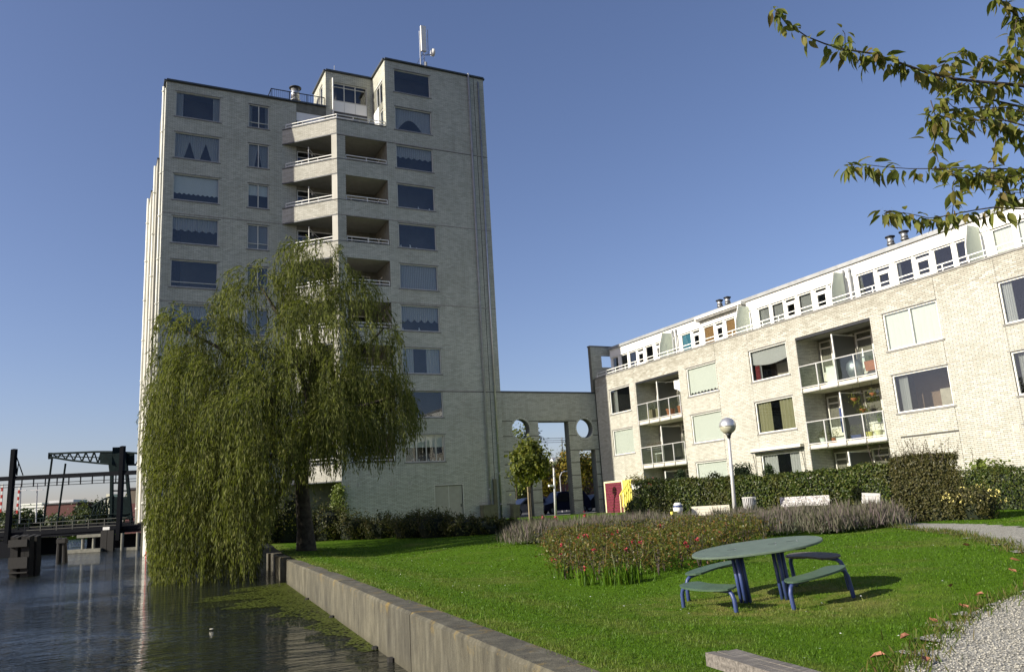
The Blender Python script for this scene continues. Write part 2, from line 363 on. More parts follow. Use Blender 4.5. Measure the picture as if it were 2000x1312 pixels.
def quay_mat():
    ma, nt, b, o = _new('stained_concrete'); pos = _geo(nt)
    mp = nt.nodes.new('ShaderNodeMapping'); mp.inputs['Scale'].default_value = (3, 3, .8); nt.links.new(pos, mp.inputs[0])
    s = _noise(nt, 1.7, 8, mp.outputs[0], .74); r = _ramp(nt, s.outputs[0], [(.30, (.036, .033, .022)), (.5, (.085, .079, .055)), (.76, (.175, .165, .122))])
    big = _ramp(nt, _noise(nt, .7, 4, pos).outputs[0], [(.35, (.68, .68, .66)), (.7, (1.15, 1.13, 1.05))])
    col = _mix(nt, 1.0, r.outputs[0], big.outputs[0], 'MULTIPLY')
    sep = nt.nodes.new('ShaderNodeSeparateXYZ'); nt.links.new(pos, sep.inputs[0])
    hz = nt.nodes.new('ShaderNodeMapRange'); hz.inputs[1].default_value = -1.40; hz.inputs[2].default_value = -1.19; nt.links.new(sep.outputs[2], hz.inputs[0])
    li = _ramp(nt, _noise(nt, 2.4, 6, pos, .7).outputs[0], [(.56, (0, 0, 0)), (.66, (1, 1, 1))])
    col = _mix(nt, _math(nt, 'MULTIPLY', _math(nt, 'MULTIPLY', li.outputs[0], hz.outputs[0]), .55), col, (.26, .17, .025))
    lo = nt.nodes.new('ShaderNodeMapRange'); lo.inputs[1].default_value = -1.78; lo.inputs[2].default_value = -1.92; nt.links.new(sep.outputs[2], lo.inputs[0])
    col = _mix(nt, _math(nt, 'MULTIPLY', lo.outputs[0], .7), col, (.05, .045, .025))
    nt.links.new(col, b.inputs['Base Color']); b.inputs['Roughness'].default_value = .9; _bump(nt, b, _noise(nt, 25, 5, pos, .7).outputs[0], .6, .02); return ma
M['quay'] = quay_mat()
def water_mat():
    ma, nt, b, o = _new('canal_water'); pos = _geo(nt)
    b.inputs['Base Color'].default_value = (.014, .017, .013, 1); b.inputs['Roughness'].default_value = .02; b.inputs['IOR'].default_value = 1.333; b.inputs['Specular IOR Level'].default_value = .55
    mp = nt.nodes.new('ShaderNodeMapping'); mp.inputs['Rotation'].default_value = (0, 0, math.radians(27)); mp.inputs['Scale'].default_value = (.8, 2.6, 1); nt.links.new(pos, mp.inputs[0])
    a = _noise(nt, 1.1, 3, mp.outputs[0], .55); c = _noise(nt, 4.0, 3, mp.outputs[0], .6)
    h = _math(nt, 'ADD', a.outputs[0], _math(nt, 'MULTIPLY', c.outputs[0], .40)); br_ = _ramp(nt, _noise(nt, .16, 3, pos).outputs[0], [(.38, (.25, .25, .25)), (.62, (1, 1, 1))]); _bump(nt, b, _math(nt, 'MULTIPLY', h, br_.outputs[0]), 1.0, .30); return ma
M['water'] = water_mat()

# ------------------------------------------------------------------ walls, bricks, windows
class Plane:
    def __init__(s, o, u, n): s.o = np.array(o, float); s.u = np.array(u, float); s.n = np.array(n, float)
    def P(s, u, z, d=0.0): return s.o + s.u*u + np.array([0, 0, z]) + s.n*d
def pbox(mb, pl, u0, u1, z0, z1, d0, d1):
    P = [pl.P(u, z, d) for d in (d0, d1) for u, z in ((u0, z0), (u1, z0), (u1, z1), (u0, z1))]
    F = [(3,2,1,0),(4,5,6,7),(0,1,5,4),(1,2,6,5),(2,3,7,6),(3,0,4,7)]
    if np.cross(pl.u, (0, 0, 1)) @ pl.n < 0: F = [q[::-1] for q in F]
    return mb.add(P, F)
def wall(mb, pl, u0, u1, z0, z1, holes=(), depth=.16):
    us = sorted({u0, u1, *[min(max(h[i], u0), u1) for h in holes for i in (0, 1)]}); zs = sorted({z0, z1, *[min(max(h[i], z0), z1) for h in holes for i in (2, 3)]})
    for a, b in zip(us, us[1:]):
        for c, d in zip(zs, zs[1:]):
            um, zm = (a+b)/2, (c+d)/2
            if not any(h[0] < um < h[1] and h[2] < zm < h[3] for h in holes):
                mb.quad(pl.P(a, c), pl.P(b, c), pl.P(b, d), pl.P(a, d))
    for a, b, c, d in holes:
        q = lambda u, z, e: pl.P(u, z, e)
        mb.quad(q(a, c, 0), q(a, d, 0), q(a, d, -depth), q(a, c, -depth)); mb.quad(q(b, c, 0), q(b, d, 0), q(b, d, -depth), q(b, c, -depth))
        mb.quad(q(a, d, 0), q(b, d, 0), q(b, d, -depth), q(a, d, -depth)); mb.quad(q(a, c, 0), q(b, c, 0), q(b, c, -depth), q(a, c, -depth))
    return mb
BL, BH, GAP = .305, .0833, .016
def brick_list(u0, u1, z0, z1, holes=(), circles=(), zbase=0.0):
    out = []; k0 = math.floor((z0-zbase)/BH)
    for k in range(k0, math.ceil((z1-zbase)/BH)):
        a = zbase+k*BH; za, zb = max(a+GAP/2, z0), min(a+BH-GAP/2, z1)
        if zb-za < .02: continue
        off = (k % 2)*BL/2; zm = (za+zb)/2
        cuts = [(h[0], h[1]) for h in holes if h[2] < zm < h[3]]
        for cx, cz, r in circles:
            if abs(zm-cz) < r: w = math.sqrt(r*r-(zm-cz)**2); cuts.append((cx-w, cx+w))
        j = math.floor((u0-off)/BL); u = off+j*BL
        while u < u1:
            segs = [(max(u+GAP/2, u0), min(u+BL-GAP/2, u1))]
            for c0, c1 in cuts:
                ns = []
                for s0, s1 in segs:
                    if c1 <= s0 or c0 >= s1: ns.append((s0, s1))
                    else:
                        if c0-s0 > .02: ns.append((s0, c0))
                        if s1-c1 > .02: ns.append((c1, s1))
                segs = ns
            out += [(s0, s1, za, zb) for s0, s1 in segs if s1-s0 > .02]
            u += BL
    return np.array(out)
def bricks(name, pl, L, mat, parent, proud=.011, **k):
    if len(L) == 0: return
    u0, u1, z0, z1 = L.T; n = len(L); V = np.zeros((n, 8, 3)); e = rng.uniform(.6, 1.15, n)*proud
    for i, (u, z, d) in enumerate(((u0, z0, 0), (u1, z0, 0), (u1, z1, 0), (u0, z1, 0), (u0, z0, 1), (u1, z0, 1), (u1, z1, 1), (u0, z1, 1))):
        V[:, i] = pl.o + np.outer(u, pl.u) + np.outer(z, (0, 0, 1)) + np.outer(e*d, pl.n)
    f = np.array([(4,5,6,7),(0,1,5,4),(1,2,6,5),(2,3,7,6),(3,0,4,7)])
    if np.cross(pl.u, (0, 0, 1)) @ pl.n < 0: f = f[:, ::-1]
    F = (f[None]+np.arange(n)[:, None, None]*8).reshape(-1, 4)
    return npobj(name, V.reshape(-1, 3), F, mat, parent, kind='stuff', **k)
def sheet(mb, pl, u0, u1, ztop, zbot, d, wave=.03, n=22, freq=9):
    P = []
    for i in range(n+1):
        t = i/n; u = u0+(u1-u0)*t; dd = d+wave*math.sin(t*freq*2*PI*.5)
        P.append((pl.P(u, ztop(t) if callable(ztop) else ztop, dd), pl.P(u, zbot(t) if callable(zbot) else zbot, dd)))
    for (a, b), (c, e) in zip(P, P[1:]): mb.quad(a, c, e, b)
def window(pl, u0, u1, z0, z1, parent, style='dark', frame='white', mull=(), transom=None, sill=True, fw=.065, seed=0):
    f = MB()
    for a in ((u0, u1, z0, z0+fw), (u0, u1, z1-fw, z1), (u0, u0+fw, z0+fw, z1-fw), (u1-fw, u1, z0+fw, z1-fw)): pbox(f, pl, *a, -.13, -.045)
    for mu in mull: pbox(f, pl, mu-.03, mu+.03, z0+fw, z1-fw, -.128, -.043)
    if transom: pbox(f, pl, u0+fw, u1-fw, transom-.022, transom+.022, -.126, -.05)
    w = f.build('window', M[frame], parent)
    g = MB(); pbox(g, pl, u0+fw, u1-fw, z0+fw, z1-fw, -.095, -.083); g.build('pane', M['glass'], w)
    if sill:
        s = MB(); pbox(s, pl, u0-.10, u1+.08, z0-.085, z0, -.12, .045); s.build('sill', M['sill'], w)
        l = MB(); pbox(l, pl, u0-.05, u1+.12, z1, z1+.05, -.10, .022); l.build('lintel', M['sill'], w)
    a, b, c, d = u0+fw, u1-fw, z0+fw, z1-fw; W = b-a; H = d-c; mb = MB(); mat = 'curtain'; D = -.20
    if style == 'sides': sheet(mb, pl, a, a+.16*W, d, c, D); sheet(mb, pl, b-.15*W, b, d, c, D)
    elif style == 'wide': sheet(mb, pl, a, a+.30*W, d, c, D); sheet(mb, pl, b-.36*W, b, d, c, D)
    elif style == 'net': sheet(mb, pl, a, b, d, c+.02, D, n=60, freq=40)
    elif style == 'valance': sheet(mb, pl, a, b, d, lambda t: c+H*(.52+.03*math.sin(t*40)), D, n=60, freq=36)
    elif style == 'scallop': sheet(mb, pl, a, b, d, lambda t: c+H*(.48-.12*abs(math.sin(t*5.5*PI))), D, n=66, freq=36)
    elif style == 'shade': sheet(mb, pl, a, b, d, lambda t: c+H*(.28+.025*math.sin(t*60)), D, .004, n=60); mat = 'blind'
    elif style == 'halfshade': sheet(mb, pl, a, b, d, c+H*.55, D, .004); mat = 'blind'
    elif style == 'full': sheet(mb, pl, a, b, d, c+.03, D+.04, .003, n=16); mat = 'blind'
    elif style == 'almost': sheet(mb, pl, a, b, d, lambda t: c+H*(.07+.03*math.sin(t*55)), D+.04, .003, n=60); mat = 'blind'
    elif style == 'split': sheet(mb, pl, a, a+.49*W, d, c+.02, D+.04, .006, n=14); sheet(mb, pl, a+.51*W, b, d, c+.02, D+.04, .006, n=14); mat = 'blind'
    elif style == 'triple':
        sheet(mb, pl, a, b, d, lambda t: c+H*max(.02, .74*max(1-abs(t-.33)/.13, 1-abs(t-.70)/.14)), D, n=80, freq=40)
    elif style == 'tied':
        sheet(mb, pl, a, a+.5*W, d, lambda t: c+H*(.02+.9*max(0, t-.62)/.38), D, n=30, freq=18); sheet(mb, pl, a+.5*W, b, d, lambda t: c+H*(.02+.9*max(0, .38-t)/.38), D, n=30, freq=18)
    elif style == 'arch': sheet(mb, pl, a, b, d, lambda t: c+H*max(.02, .52*math.cos(max(-1, min(1, (t-.42)/.36))*PI/2)), D, n=60, freq=40)
    elif style == 'olive': sheet(mb, pl, a, a+.40*W, d, c, D); sheet(mb, pl, b-.36*W, b, d, c, D); mat = 'olive_curtain'
    elif style == 'lace': sheet(mb, pl, a, b, d, lambda t: c+H*(.56-.10*math.sin(t*PI)), D, n=60, freq=40)
    if mb.f: mb.build('curtain', M[mat], w)
    if style == 'lace':
        r = MB(); sheet(r, pl, b-.16*W, b-.04*W, c+H*.5, c, D-.03); r.build('curtain', M['red_curtain'], w)
    if seed:
        rr = random.Random(seed); o = MB()
        for _ in range(rr.randint(3, 6)):
            u = rr.uniform(a+.1, b-.1); h = rr.uniform(.08, .26); o.lathe([(.03, 0), (.05, h*.3), (.025, h*.6), (.045, h*.8), (.01, h)], pl.P(u, c, -.17), 8)
        o.build('ornament', M['white'], w)
    return w
def rail2(mb, pts, h0, h1, post=1.1, r=.026):
    """white two-rail balustrade along a polyline"""
    for p, q in zip(pts, pts[1:]):
        p = np.array(p, float); q = np.array(q, float)
        for h in (h0, h1): mb.beam(p+(0, 0, h), q+(0, 0, h), .05, .05)
        n = max(1, round(np.linalg.norm(q-p)/post))
        for i in range(n+1):
            s = p+(q-p)*(i/n); mb.beam(s, s+np.array([0, 0, h1]), .045, .045, (0, 1, 0))
    return mb
def leafquads(P, size, normal=None, spread=1.0, asp=.5, droop=0.0):
    """rhombic leaves at points P"""
    n = len(P); s = np.broadcast_to(np.asarray(size, float), (n,))[:, None]
    N = rng.normal(size=(n, 3))*spread
    if normal is not None: N = N*.6+normal
    N /= np.linalg.norm(N, axis=1, keepdims=True)+1e-9
    A = rng.normal(size=(n, 3)); A[:, 2] -= droop; A -= N*(A*N).sum(1, keepdims=True); A /= np.linalg.norm(A, axis=1, keepdims=True)+1e-9
    B = np.cross(N, A)
    V = np.stack([P-A*s*.5, P+B*s*asp*.5+N*s*.06, P+A*s*.5, P-B*s*asp*.5+N*s*.06], 1).reshape(-1, 3)
    return V, np.arange(4*n).reshape(-1, 4)

# ================================================================== THE SETTING
def grid_mesh(name, X, Y, Z, mat, **k):
    r, c = X.shape; V = np.stack([X, Y, Z], -1).reshape(-1, 3); i = np.arange(r*c).reshape(r, c)
    F = np.stack([i[:-1, :-1], i[:-1, 1:], i[1:, 1:], i[1:, :-1]], -1).reshape(-1, 4)
    return npobj(name, V, F, mat, smooth=True, **k)
dd = np.concatenate([np.linspace(.30, 20, 60), np.linspace(21, 70, 26)]); yy = np.concatenate([np.linspace(-14, 40, 120), np.linspace(41, 54, 12)])
DD, YY = np.meshgrid(dd, yy); XX = DD+quay_x(YY)
grid_mesh('lawn', XX, YY, terr(XX, YY), M['lawn'], kind='structure')
mb = MB(); mb.quad((14, 53.9, -.73), (160, 53.9, -.73), (160, 125, -.73), (14, 125, -.73)); mb.build('street', M['asphalt'], kind='structure')
mb = MB(); mb.quad((-900, -60, WATER), (60, -60, WATER), (60, 400, WATER), (-900, 400, WATER)); mb.build('water', M['water'], kind='structure')
r27 = np.array([math.cos(math.radians(27.4)), -math.sin(math.radians(27.4)), 0]); f27 = np.array([r27[1]*-1, r27[0], 0])
mb = MB(); a = f27*150; far = lambda u, v, z: tuple(r27*u+f27*v+np.array([0, 0, z]))
mb.quad(far(-900, 295, -1.0), far(900, 295, -1.0), far(1500, 1800, -1.0), far(-1500, 1800, -1.0)); mb.quad(far(-900, 295, -2.2), far(900, 295, -2.2), far(900, 295, -1.0), far(-900, 295, -1.0))
mb.build('far_bank', M['lawn'], kind='structure')

# gravel path (curves round the end of the lawn, just outside the frame)
inner = [gp(*p)[:2] for p in [(1700, 1400), (1762, 1312), (1800, 1274), (1858, 1222), (1930, 1184), (2000, 1160), (2060, 1137), (2085, 1112), (2050, 1092), (1990, 1076), (1940, 1060), (1895, 1049), (1840, 1040), (1775, 1032), (1730, 1028)]]
outer = [gp(*p)[:2] for p in [(1730, 1022), (1800, 1023), (1900, 1024), (2000, 1031)]]+[np.array(p) for p in [(18.5, 9.2), (16, 6.4), (13, 3.6), (10, 2.0), (8, 1.0), (6, .5), (4.6, 1.2)]]
PATH = np.array(inner+outer)
def inside(poly, x, y):
    c = np.zeros(np.shape(x), bool); n = len(poly)
    for i in range(n):
        (x0, y0), (x1, y1) = poly[i], poly[(i+1) % n]
        c ^= ((y0 > y) != (y1 > y)) & (x < (x1-x0)*(y-y0)/((y1-y0)+1e-12)+x0)
    return c
st = .10; gx = np.arange(PATH[:, 0].min()-.2, PATH[:, 0].max()+.2, st); gy = np.arange(PATH[:, 1].min()-.2, PATH[:, 1].max()+.2, st)
GX, GY = np.meshgrid(gx, gy); wob = .06*np.sin(GX*9+GY*4)+.05*np.sin(GY*13-GX*5)
keep = inside(PATH, GX+st/2+wob, GY+st/2-wob); ii = np.arange(GX.size).reshape(GX.shape)
F = np.stack([ii[:-1, :-1], ii[:-1, 1:], ii[1:, 1:], ii[1:, :-1]], -1)[keep[:-1, :-1]]
npobj('gravel_path', np.stack([GX, GY, terr(GX, GY)+.02], -1).reshape(-1, 3), F, M['path'], smooth=True, kind='structure')
# loose stones on the near bend
n = 24000; sx = rng.uniform(4.4, 9.5, n); sy = rng.uniform(1.0, 6.5, n); k = inside(PATH, sx, sy); sx, sy = sx[k], sy[k]; n = len(sx); s = rng.uniform(.004, .011, n)
oct_ = np.array([(1, 0, 0), (0, 1, 0), (-1, 0, 0), (0, -1, 0), (0, 0, .8), (0, 0, -.5)]); an = rng.uniform(0, 6.28, n)
V = oct_[None]*s[:, None, None]*rng.uniform(.7, 1.3, (n, 6, 1)); ca, sa = np.cos(an)[:, None], np.sin(an)[:, None]
V = np.stack([V[..., 0]*ca-V[..., 1]*sa, V[..., 0]*sa+V[..., 1]*ca, V[..., 2]], -1)+np.stack([sx, sy, terr(sx, sy)+.025], -1)[:, None]
fo = np.array([(0,1,4),(1,2,4),(2,3,4),(3,0,4),(1,0,5),(2,1,5),(3,2,5),(0,3,5)])
npobj('gravel', V.reshape(-1, 3), (fo[None]+np.arange(n)[:, None, None]*6).reshape(-1, 3), M['gravel'], kind='stuff')

# ------------------------------------------------------------------ quay wall, cast in sections
quay = thing('quay_wall', 'stained concrete quay wall with orange lichen along the canal edge', 'quay wall', (quay_x(10), 10, WATER))
ys = [-14, -8, -2, 4.0, 10.0, 16.0, 21.5, 26.4, 28.2, 30.4, 34.6]
for i, (ya, yb) in enumerate(zip(ys, ys[1:])):
    mb = MB(); n = 6 if yb < 24 else 2; jut = [0, 0, 0, 0, .004, -.004, .003, -.14, .06, -.10][i]; dz = [0, 0, 0, 0, 0, .006, -.005, -.04, .02, -.03][i]; w = .36; P = []
    for j in range(n+1):
        y = ya+(yb-ya-.012)*j/n; x = float(quay_x(y))-jut; c = .012*math.sin(y*5.1)
        P.append([(x, y, WATER-.02), (x, y, QZ-.035+c*.3+dz), (x+.03+c*.5, y, QZ+dz), (x+w, y, QZ+dz-.003), (x+w, y, WATER-.6), (x+.07, y, WATER-.6), (x+.07, y, WATER-.02)])
    for p, q in zip(P, P[1:]):
        for t in range(6): mb.quad(p[t], q[t], q[t+1], p[t+1])
    for p in (P[0], P[-1]): mb.add(p, [tuple(range(7))])
    mb.build('concrete_section', M['quay'], quay)
mb = MB(); mb.box((float(quay_x(34.6)), 34.6, -2.6), (30, 35.0, -1.25)); 
mb.build('end_wall', M['quay'], quay)
for y in (11.0, 12.1, 16.5, 20.7): MB().tube([(float(quay_x(y))-.02, y, -2.6), (float(quay_x(y))-.02, y, -1.93+.06)], .07, 8).build('timber_pile', M['pilewood'], quay)

# ================================================================== APARTMENT TOWER
YR, YL, XA, XB, XC, XD = 51.37, 54.41, 2.905, 13.75, 17.40, 25.39
tower = thing('apartment_tower', 'tall grey brick apartment tower with stacked corner balconies at the water', 'apartment tower', (14, 56, -.8))
PR = Plane((0, YR, 0), (1, 0, 0), (0, -1, 0)); PL = Plane((0, YL, 0), (1, 0, 0), (0, -1, 0))
du = math.hypot(3.13, 3.04); PB = Plane((10.62, 54.41, 0), (3.13/du, -3.04/du, 0), (-3.04/du, -3.13/du, 0))
PS = Plane((XA, 0, 0), (0, 1, 0), (-1, 0, 0)); PC = Plane((XC, 0, 0), (0, 1, 0), (-1, 0, 0)); PK = Plane((13.8, 0, 0), (0, 1, 0), (-1, 0, 0))
zu = lambda k: 26.27-3*k
wr = [(18.07, 20.93, 30.32-3*k, 32.14-3*k) for k in range(10)]
lg = [(14.36, 17.39, zu(k)-1.89, zu(k)-.004) for k in range(8)]
wl = [(3.50, 6.42, 27.24-3*k, 29.10-3*k) for k in range(9)]; wm = [(8.28, 9.70, 27.26-3*k, 29.04-3*k) for k in range(9)]
door = (20.08, 22.10, -.74, 1.72)
W = MB()
wall(W, PR, XC, XD, -1.2, 32.77, wr+[door]); wall(W, PR, XB, XC, -1.2, 27.38, lg, .14)
wall(W, PL, XA, 11.0, -2.2, 29.75, wl+wm)
gl = [(11.66, 16.9, zu(k)-2.75, zu(k)-.3) for k in range(8)]
wall(W, PL, 11.0, XC, -1.2, 27.4, gl, .10)
wall(W, PL, 11.0, 13.8, 27.4, 29.75, [(11.62, 13.7, 27.5, 29.05)], .1)
wall(W, PL, 13.8, XC, 27.4, 32.77, [(14.35, 16.95, 27.6, 31.93)], .12)
wall(W, PC, YR, YL, 27.38, 32.77, [(52.05, 53.55, 29.76, 31.42), (52.0, 52.8, 27.45, 29.2)], .12)
wall(W, PC, YR+.14, YL, -1.2, 27.38, [(53.2, 54.1, zu(k)-2.7, zu(k)-.6) for k in range(8)], .1)
wall(W, PK, YL, 58.2, 29.6, 32.77, [(55.4, 56.3, 30.4, 32.2)], .1)
wall(W, PS, YL, 54.6, -2.2, 29.75)
W.quad((13.8, 58.2, 29), (XD, 58.2, 29), (XD, 58.2, 32.77), (13.8, 58.2, 32.77)); W.quad((XD, YR, -1.2), (XD, 61, -1.2), (XD, 61, 32.77), (XD, YR, 32.77))
W.quad((13.8, 61, 29), (XD, 61, 29), (XD, 61, 32.77), (13.8, 61, 32.77)); W.quad((XA, 68, -2.2), (14, 68, -2.2), (14, 68, 24.5), (XA, 68, 24.5)); W.quad((14, 61, -1.2), (14, 68, -1.2), (14, 68, 24.5), (14, 61, 24.5)); W.quad((14, 61, -1.2), (XD, 61, -1.2), (XD, 61, 29), (14, 61, 29)); W.quad((XA, 61, 24.4), (14, 61, 24.4), (14, 61, 29.75), (XA, 61, 29.75)); W.quad((XA, 56.6, 24), (XA, 61, 24), (XA, 61, 29.75), (XA, 56.6, 29.75)); W.quad((XA, 61, 24.45), (14, 61, 24.45), (14, 68, 24.45), (XA, 68, 24.45))
wall(W, PS, 54.6, 56.6, -2.2, 29.4)
W.build('wall', M['mortar_dark'], tower)
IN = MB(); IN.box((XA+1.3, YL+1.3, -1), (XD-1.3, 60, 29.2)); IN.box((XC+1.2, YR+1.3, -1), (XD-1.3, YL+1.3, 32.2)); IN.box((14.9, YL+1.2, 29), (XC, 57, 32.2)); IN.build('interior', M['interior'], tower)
RF = MB(); RF.box((XA+.02, YL+.02, 29.2), (XD-.02, 60.9, 29.6)); RF.box((13.82, YL+.02, 32.3), (XD-.02, 58.15, 32.6)); RF.box((XC+.02, YR+.02, 32.3), (XD-.02, 60.9, 32.605)); RF.box((XB, YR+.2, 26.5), (XC, YL, 26.55)); RF.build('roof', M['roof'], tower)
CP = MB()
for p, q in (((XA, YL, 29.75), (13.8, YL, 29.75)), ((XA, YL, 29.75), (XA, 56.6, 29.75)), ((13.8, YL, 32.77), (XC, YL, 32.77)), ((13.8, YL, 32.77), (13.8, 58.2, 32.77)), ((XC, YR, 32.77), (XD, YR, 32.77)), ((XC, YR, 32.77), (XC, YL, 32.77)), ((XD, YR, 32.77), (XD, 61, 32.77))):
    CP.beam(np.array(p)+(0, 0, .045), np.array(q)+(0, 0, .045), .30, .11)
CP.build('parapet_cap', M['cap'], tower)
# brickwork: real bricks proud of the mortar
bands = [(XB, XD, z, z+.10) for z in (26.17, 20.22, 14.22, 8.10)]; bandsL = [(XA, 11.2, z, z+.10) for z in (20.22, 14.22, 8.10)]
bricks('brickwork', PR, brick_list(XC, XD, -1.0, 32.7, wr+[door]+bands+[(24.53, 24.58, -1, 33)]), M['brick_grey'], tower)
bricks('brickwork', PR, brick_list(XB, XC, -1.0, 27.3, lg+bands), M['brick_grey'], tower)
bricks('brickwork', PL, brick_list(XA, 10.62, -1.6, 29.68, wl+wm+bandsL), M['brick_grey'], tower)
bricks('brickwork', PL, brick_list(10.62, 11.62, 2.4, 29.68), M['brick_grey'], tower)
bricks('brickwork', PL, brick_list(13.8, 14.35, 27.4, 32.7), M['brick_grey'], tower); bricks('brickwork', PL, brick_list(14.35, XC, 31.95, 32.7), M['brick_grey'], tower); bricks('brickwork', PL, brick_list(16.95, XC, 27.4, 31.95), M['brick_grey'], tower)
bricks('brickwork', PC, brick_list(YR, 51.95, 27.4, 32.7), M['brick_grey'], tower); bricks('brickwork', PC, brick_list(51.95, YL, 31.5, 32.7), M['brick_grey'], tower)
bricks('brickwork', PK, brick_list(YL, 58.2, 29.7, 32.7, [(55.4, 56.3, 30.4, 32.2)]), M['brick_grey'], tower); bricks('brickwork', PS, brick_list(YL, 54.6, -1.6, 29.68), M['brick_grey'], tower)
for pl, L in ((PR, bands), (PL, bandsL)):
    for a, b, c, d in L:
        j = MB(); pbox(j, pl, a, b, c+.035, d-.006, 0, .03); j.build('ledge', M['concrete'], tower); j = MB(); pbox(j, pl, a, b, c, c+.034, 0, .004); j.build('joint', M['joint'], tower)
j = MB(); pbox(j, PR, 24.532, 24.578, -1, 32.7, 0, .003); j.build('joint', M['joint'], tower)
# windows
for (h, st, kw) in zip(wr, ['dark', 'arch', 'valance', 'dark', 'dark', 'net', 'scallop', 'wide', 'dark', 'halfshade'], [{}, {}, {}, dict(seed=3), dict(seed=4), {}, dict(seed=6), {}, {}, dict(mull=(18.9, 19.6, 20.3), seed=9)]):
    window(PR, *h, tower, st, 'offwhite', **kw)
for h, st, kw in zip(wl, ['sides', 'triple', 'shade', 'valance', 'dark', 'valance', 'net', 'dark', 'sides'], [{}, {}, {}, {}, dict(transom=15.6), {}, {}, {}, {}]):
    window(PL, *h, tower, st, 'offwhite', **kw)
for h, st in zip(wm, ['sides', 'tied', 'halfshade', 'net', 'sides', 'net', 'dark', 'sides', 'net']):
    window(PL, *h, tower, st, 'offwhite', mull=((h[0]+h[1])/2,), transom=(h[2]+.42 if st in ('sides', 'net') else None))
window(PC, 52.05, 53.55, 29.76, 31.42, tower, 'dark', 'white', mull=(52.8,), sill=False); window(PC, 52.0, 52.8, 27.45, 29.2, tower, 'net', 'white', sill=False); window(PK, 55.4, 56.3, 30.4, 32.2, tower, 'dark', 'white', sill=False)
f = MB(); pbox(f, PC, 52.85, 54.35, 27.4, 29.7, .004, .03); f.build('white_panel', M['panel'], tower); f = MB(); pbox(f, PC, 51.97, 53.63, 31.44, 31.5, .004, .03); f.build('white_trim', M['panel'], tower)
window(PL, 14.35, 16.95, 30.46, 31.93, tower, 'dark', 'offwhite', mull=(15.2, 16.05), transom=31.62, sill=False)
for a, b in ((14.36, 15.19), (15.21, 16.04), (16.06, 16.94)):
    f = MB(); pbox(f, PL, a, b, 27.6, 30.45, -.08, -.05); f.build('white_panel', M['panel'], tower)
f = MB(); pbox(f, PL, 11.64, 13.68, 28.35, 29.04, -.07, -.04); f.build('white_panel', M['panel'], tower); window(PL, 11.7, 12.7, 27.5, 28.33, tower, 'dark', 'white', sill=False); window(PL, 12.7, 13.7, 27.5, 28.33, tower, 'net', 'white', sill=False)
# corner balconies: slab, brick parapet set at 45 degrees, balustrade, screen, glazing behind
for k in range(9):
    z = zu(k); s = MB()
    s.prism([(10.64, 54.40), (13.76, 51.385), (17.38, 51.385), (17.38, 54.40)], z, z+.2)
    b = s.build('balcony_slab', M['soffit'], tower)
    p = MB(); wall(p, PB, 0, du, z, z+1.11); pbox(p, PB, .02, du-.1, z+.2, z+1.11, -.14, -.001); p.build('parapet', M['mortar'], b)
    bricks('brickwork', PB, brick_list(0, du, z+.03, z+1.08), M['brick'], b)
    c = MB(); pbox(c, PB, .0, du, z+1.11, z+1.15, -.16, .03); pbox(c, PB, 0, du, z-.03, z+.03, -.02, .02); pbox(c, PR, XB, XC-.02, z+1.11, z+1.15, -.16, .03); c.build('coping', M['cap'], b)
    r = MB(); A, B = PB.P(.25, z+1.15, -.07), PB.P(du-.25 if k else du-.02, z+1.15, -.07); rail2(r, [A, B], .12, .34, 1.25)
    r.build('balustrade', M['white'], b)
    r = MB(); rail2(r, [PR.P(14.40 if k else 13.8, z+1.15, -.06), PR.P(17.34, z+1.15, -.06)], .12, .34, 1.25); r.build('balustrade', M['white'], b)
    if k: 
        q = MB(); q.tube([(12.3, 53.6, z+.2), (12.3, 53.6, z+2.72)], .035, 6); q.beam((12.3, 53.6, z+2.6), (13.4, 54.35, z+2.0), .03, .03); q.build('screen_post', M['white'], b)
        q = MB(); q.obox((12.85, 53.98, z+1.2), ((.826, .564, 0), (-.564, .826, 0), (0, 0, 1)), (.66, .01, .95)); q.build('screen', M['darkfrost'], b)
    if k < 8:
        p = MB(); p.prism([(XB, YR), (14.36, YR), (14.36, YR+.42), (XB+.05, YR+.42), (XB-.30, YR+.29)], z-1.86 if k < 8 else -1, z-.002); p.build('pier', M['brick'], tower)
        window(PL, 11.66, 12.75, z-2.75, z-.3, tower, 'dark', 'white', transom=z-.75, sill=False); window(PL, 12.75, 14.4, z-1.9, z-.3, tower, 'net' if k % 2 else 'dark', 'white', transom=z-.75, sill=False); window(PL, 14.4, 16.9, z-2.75, z-.3, tower, 'sides' if k % 2 else 'dark', 'white', mull=(15.6,), sill=False)
        window(PC, 53.2, 54.1, z-2.7, z-.6, tower, 'dark', 'white', sill=False)
f = MB()
for s in (14.9, 15.5, 16.1): MB().box((s, 51.45, 27.40), (s+.45, 51.65, 27.56)).build('planter', M['white'], tower)
L = leafquads(np.concatenate([np.array([s+.22, 51.55, 27.62])+rng.normal(size=(40, 3))*(.15, .06, .07) for s in (14.9, 15.5, 16.1)]), .10); npobj('planter_leaves', *L, M['foliage_dark'], tower, kind='stuff')
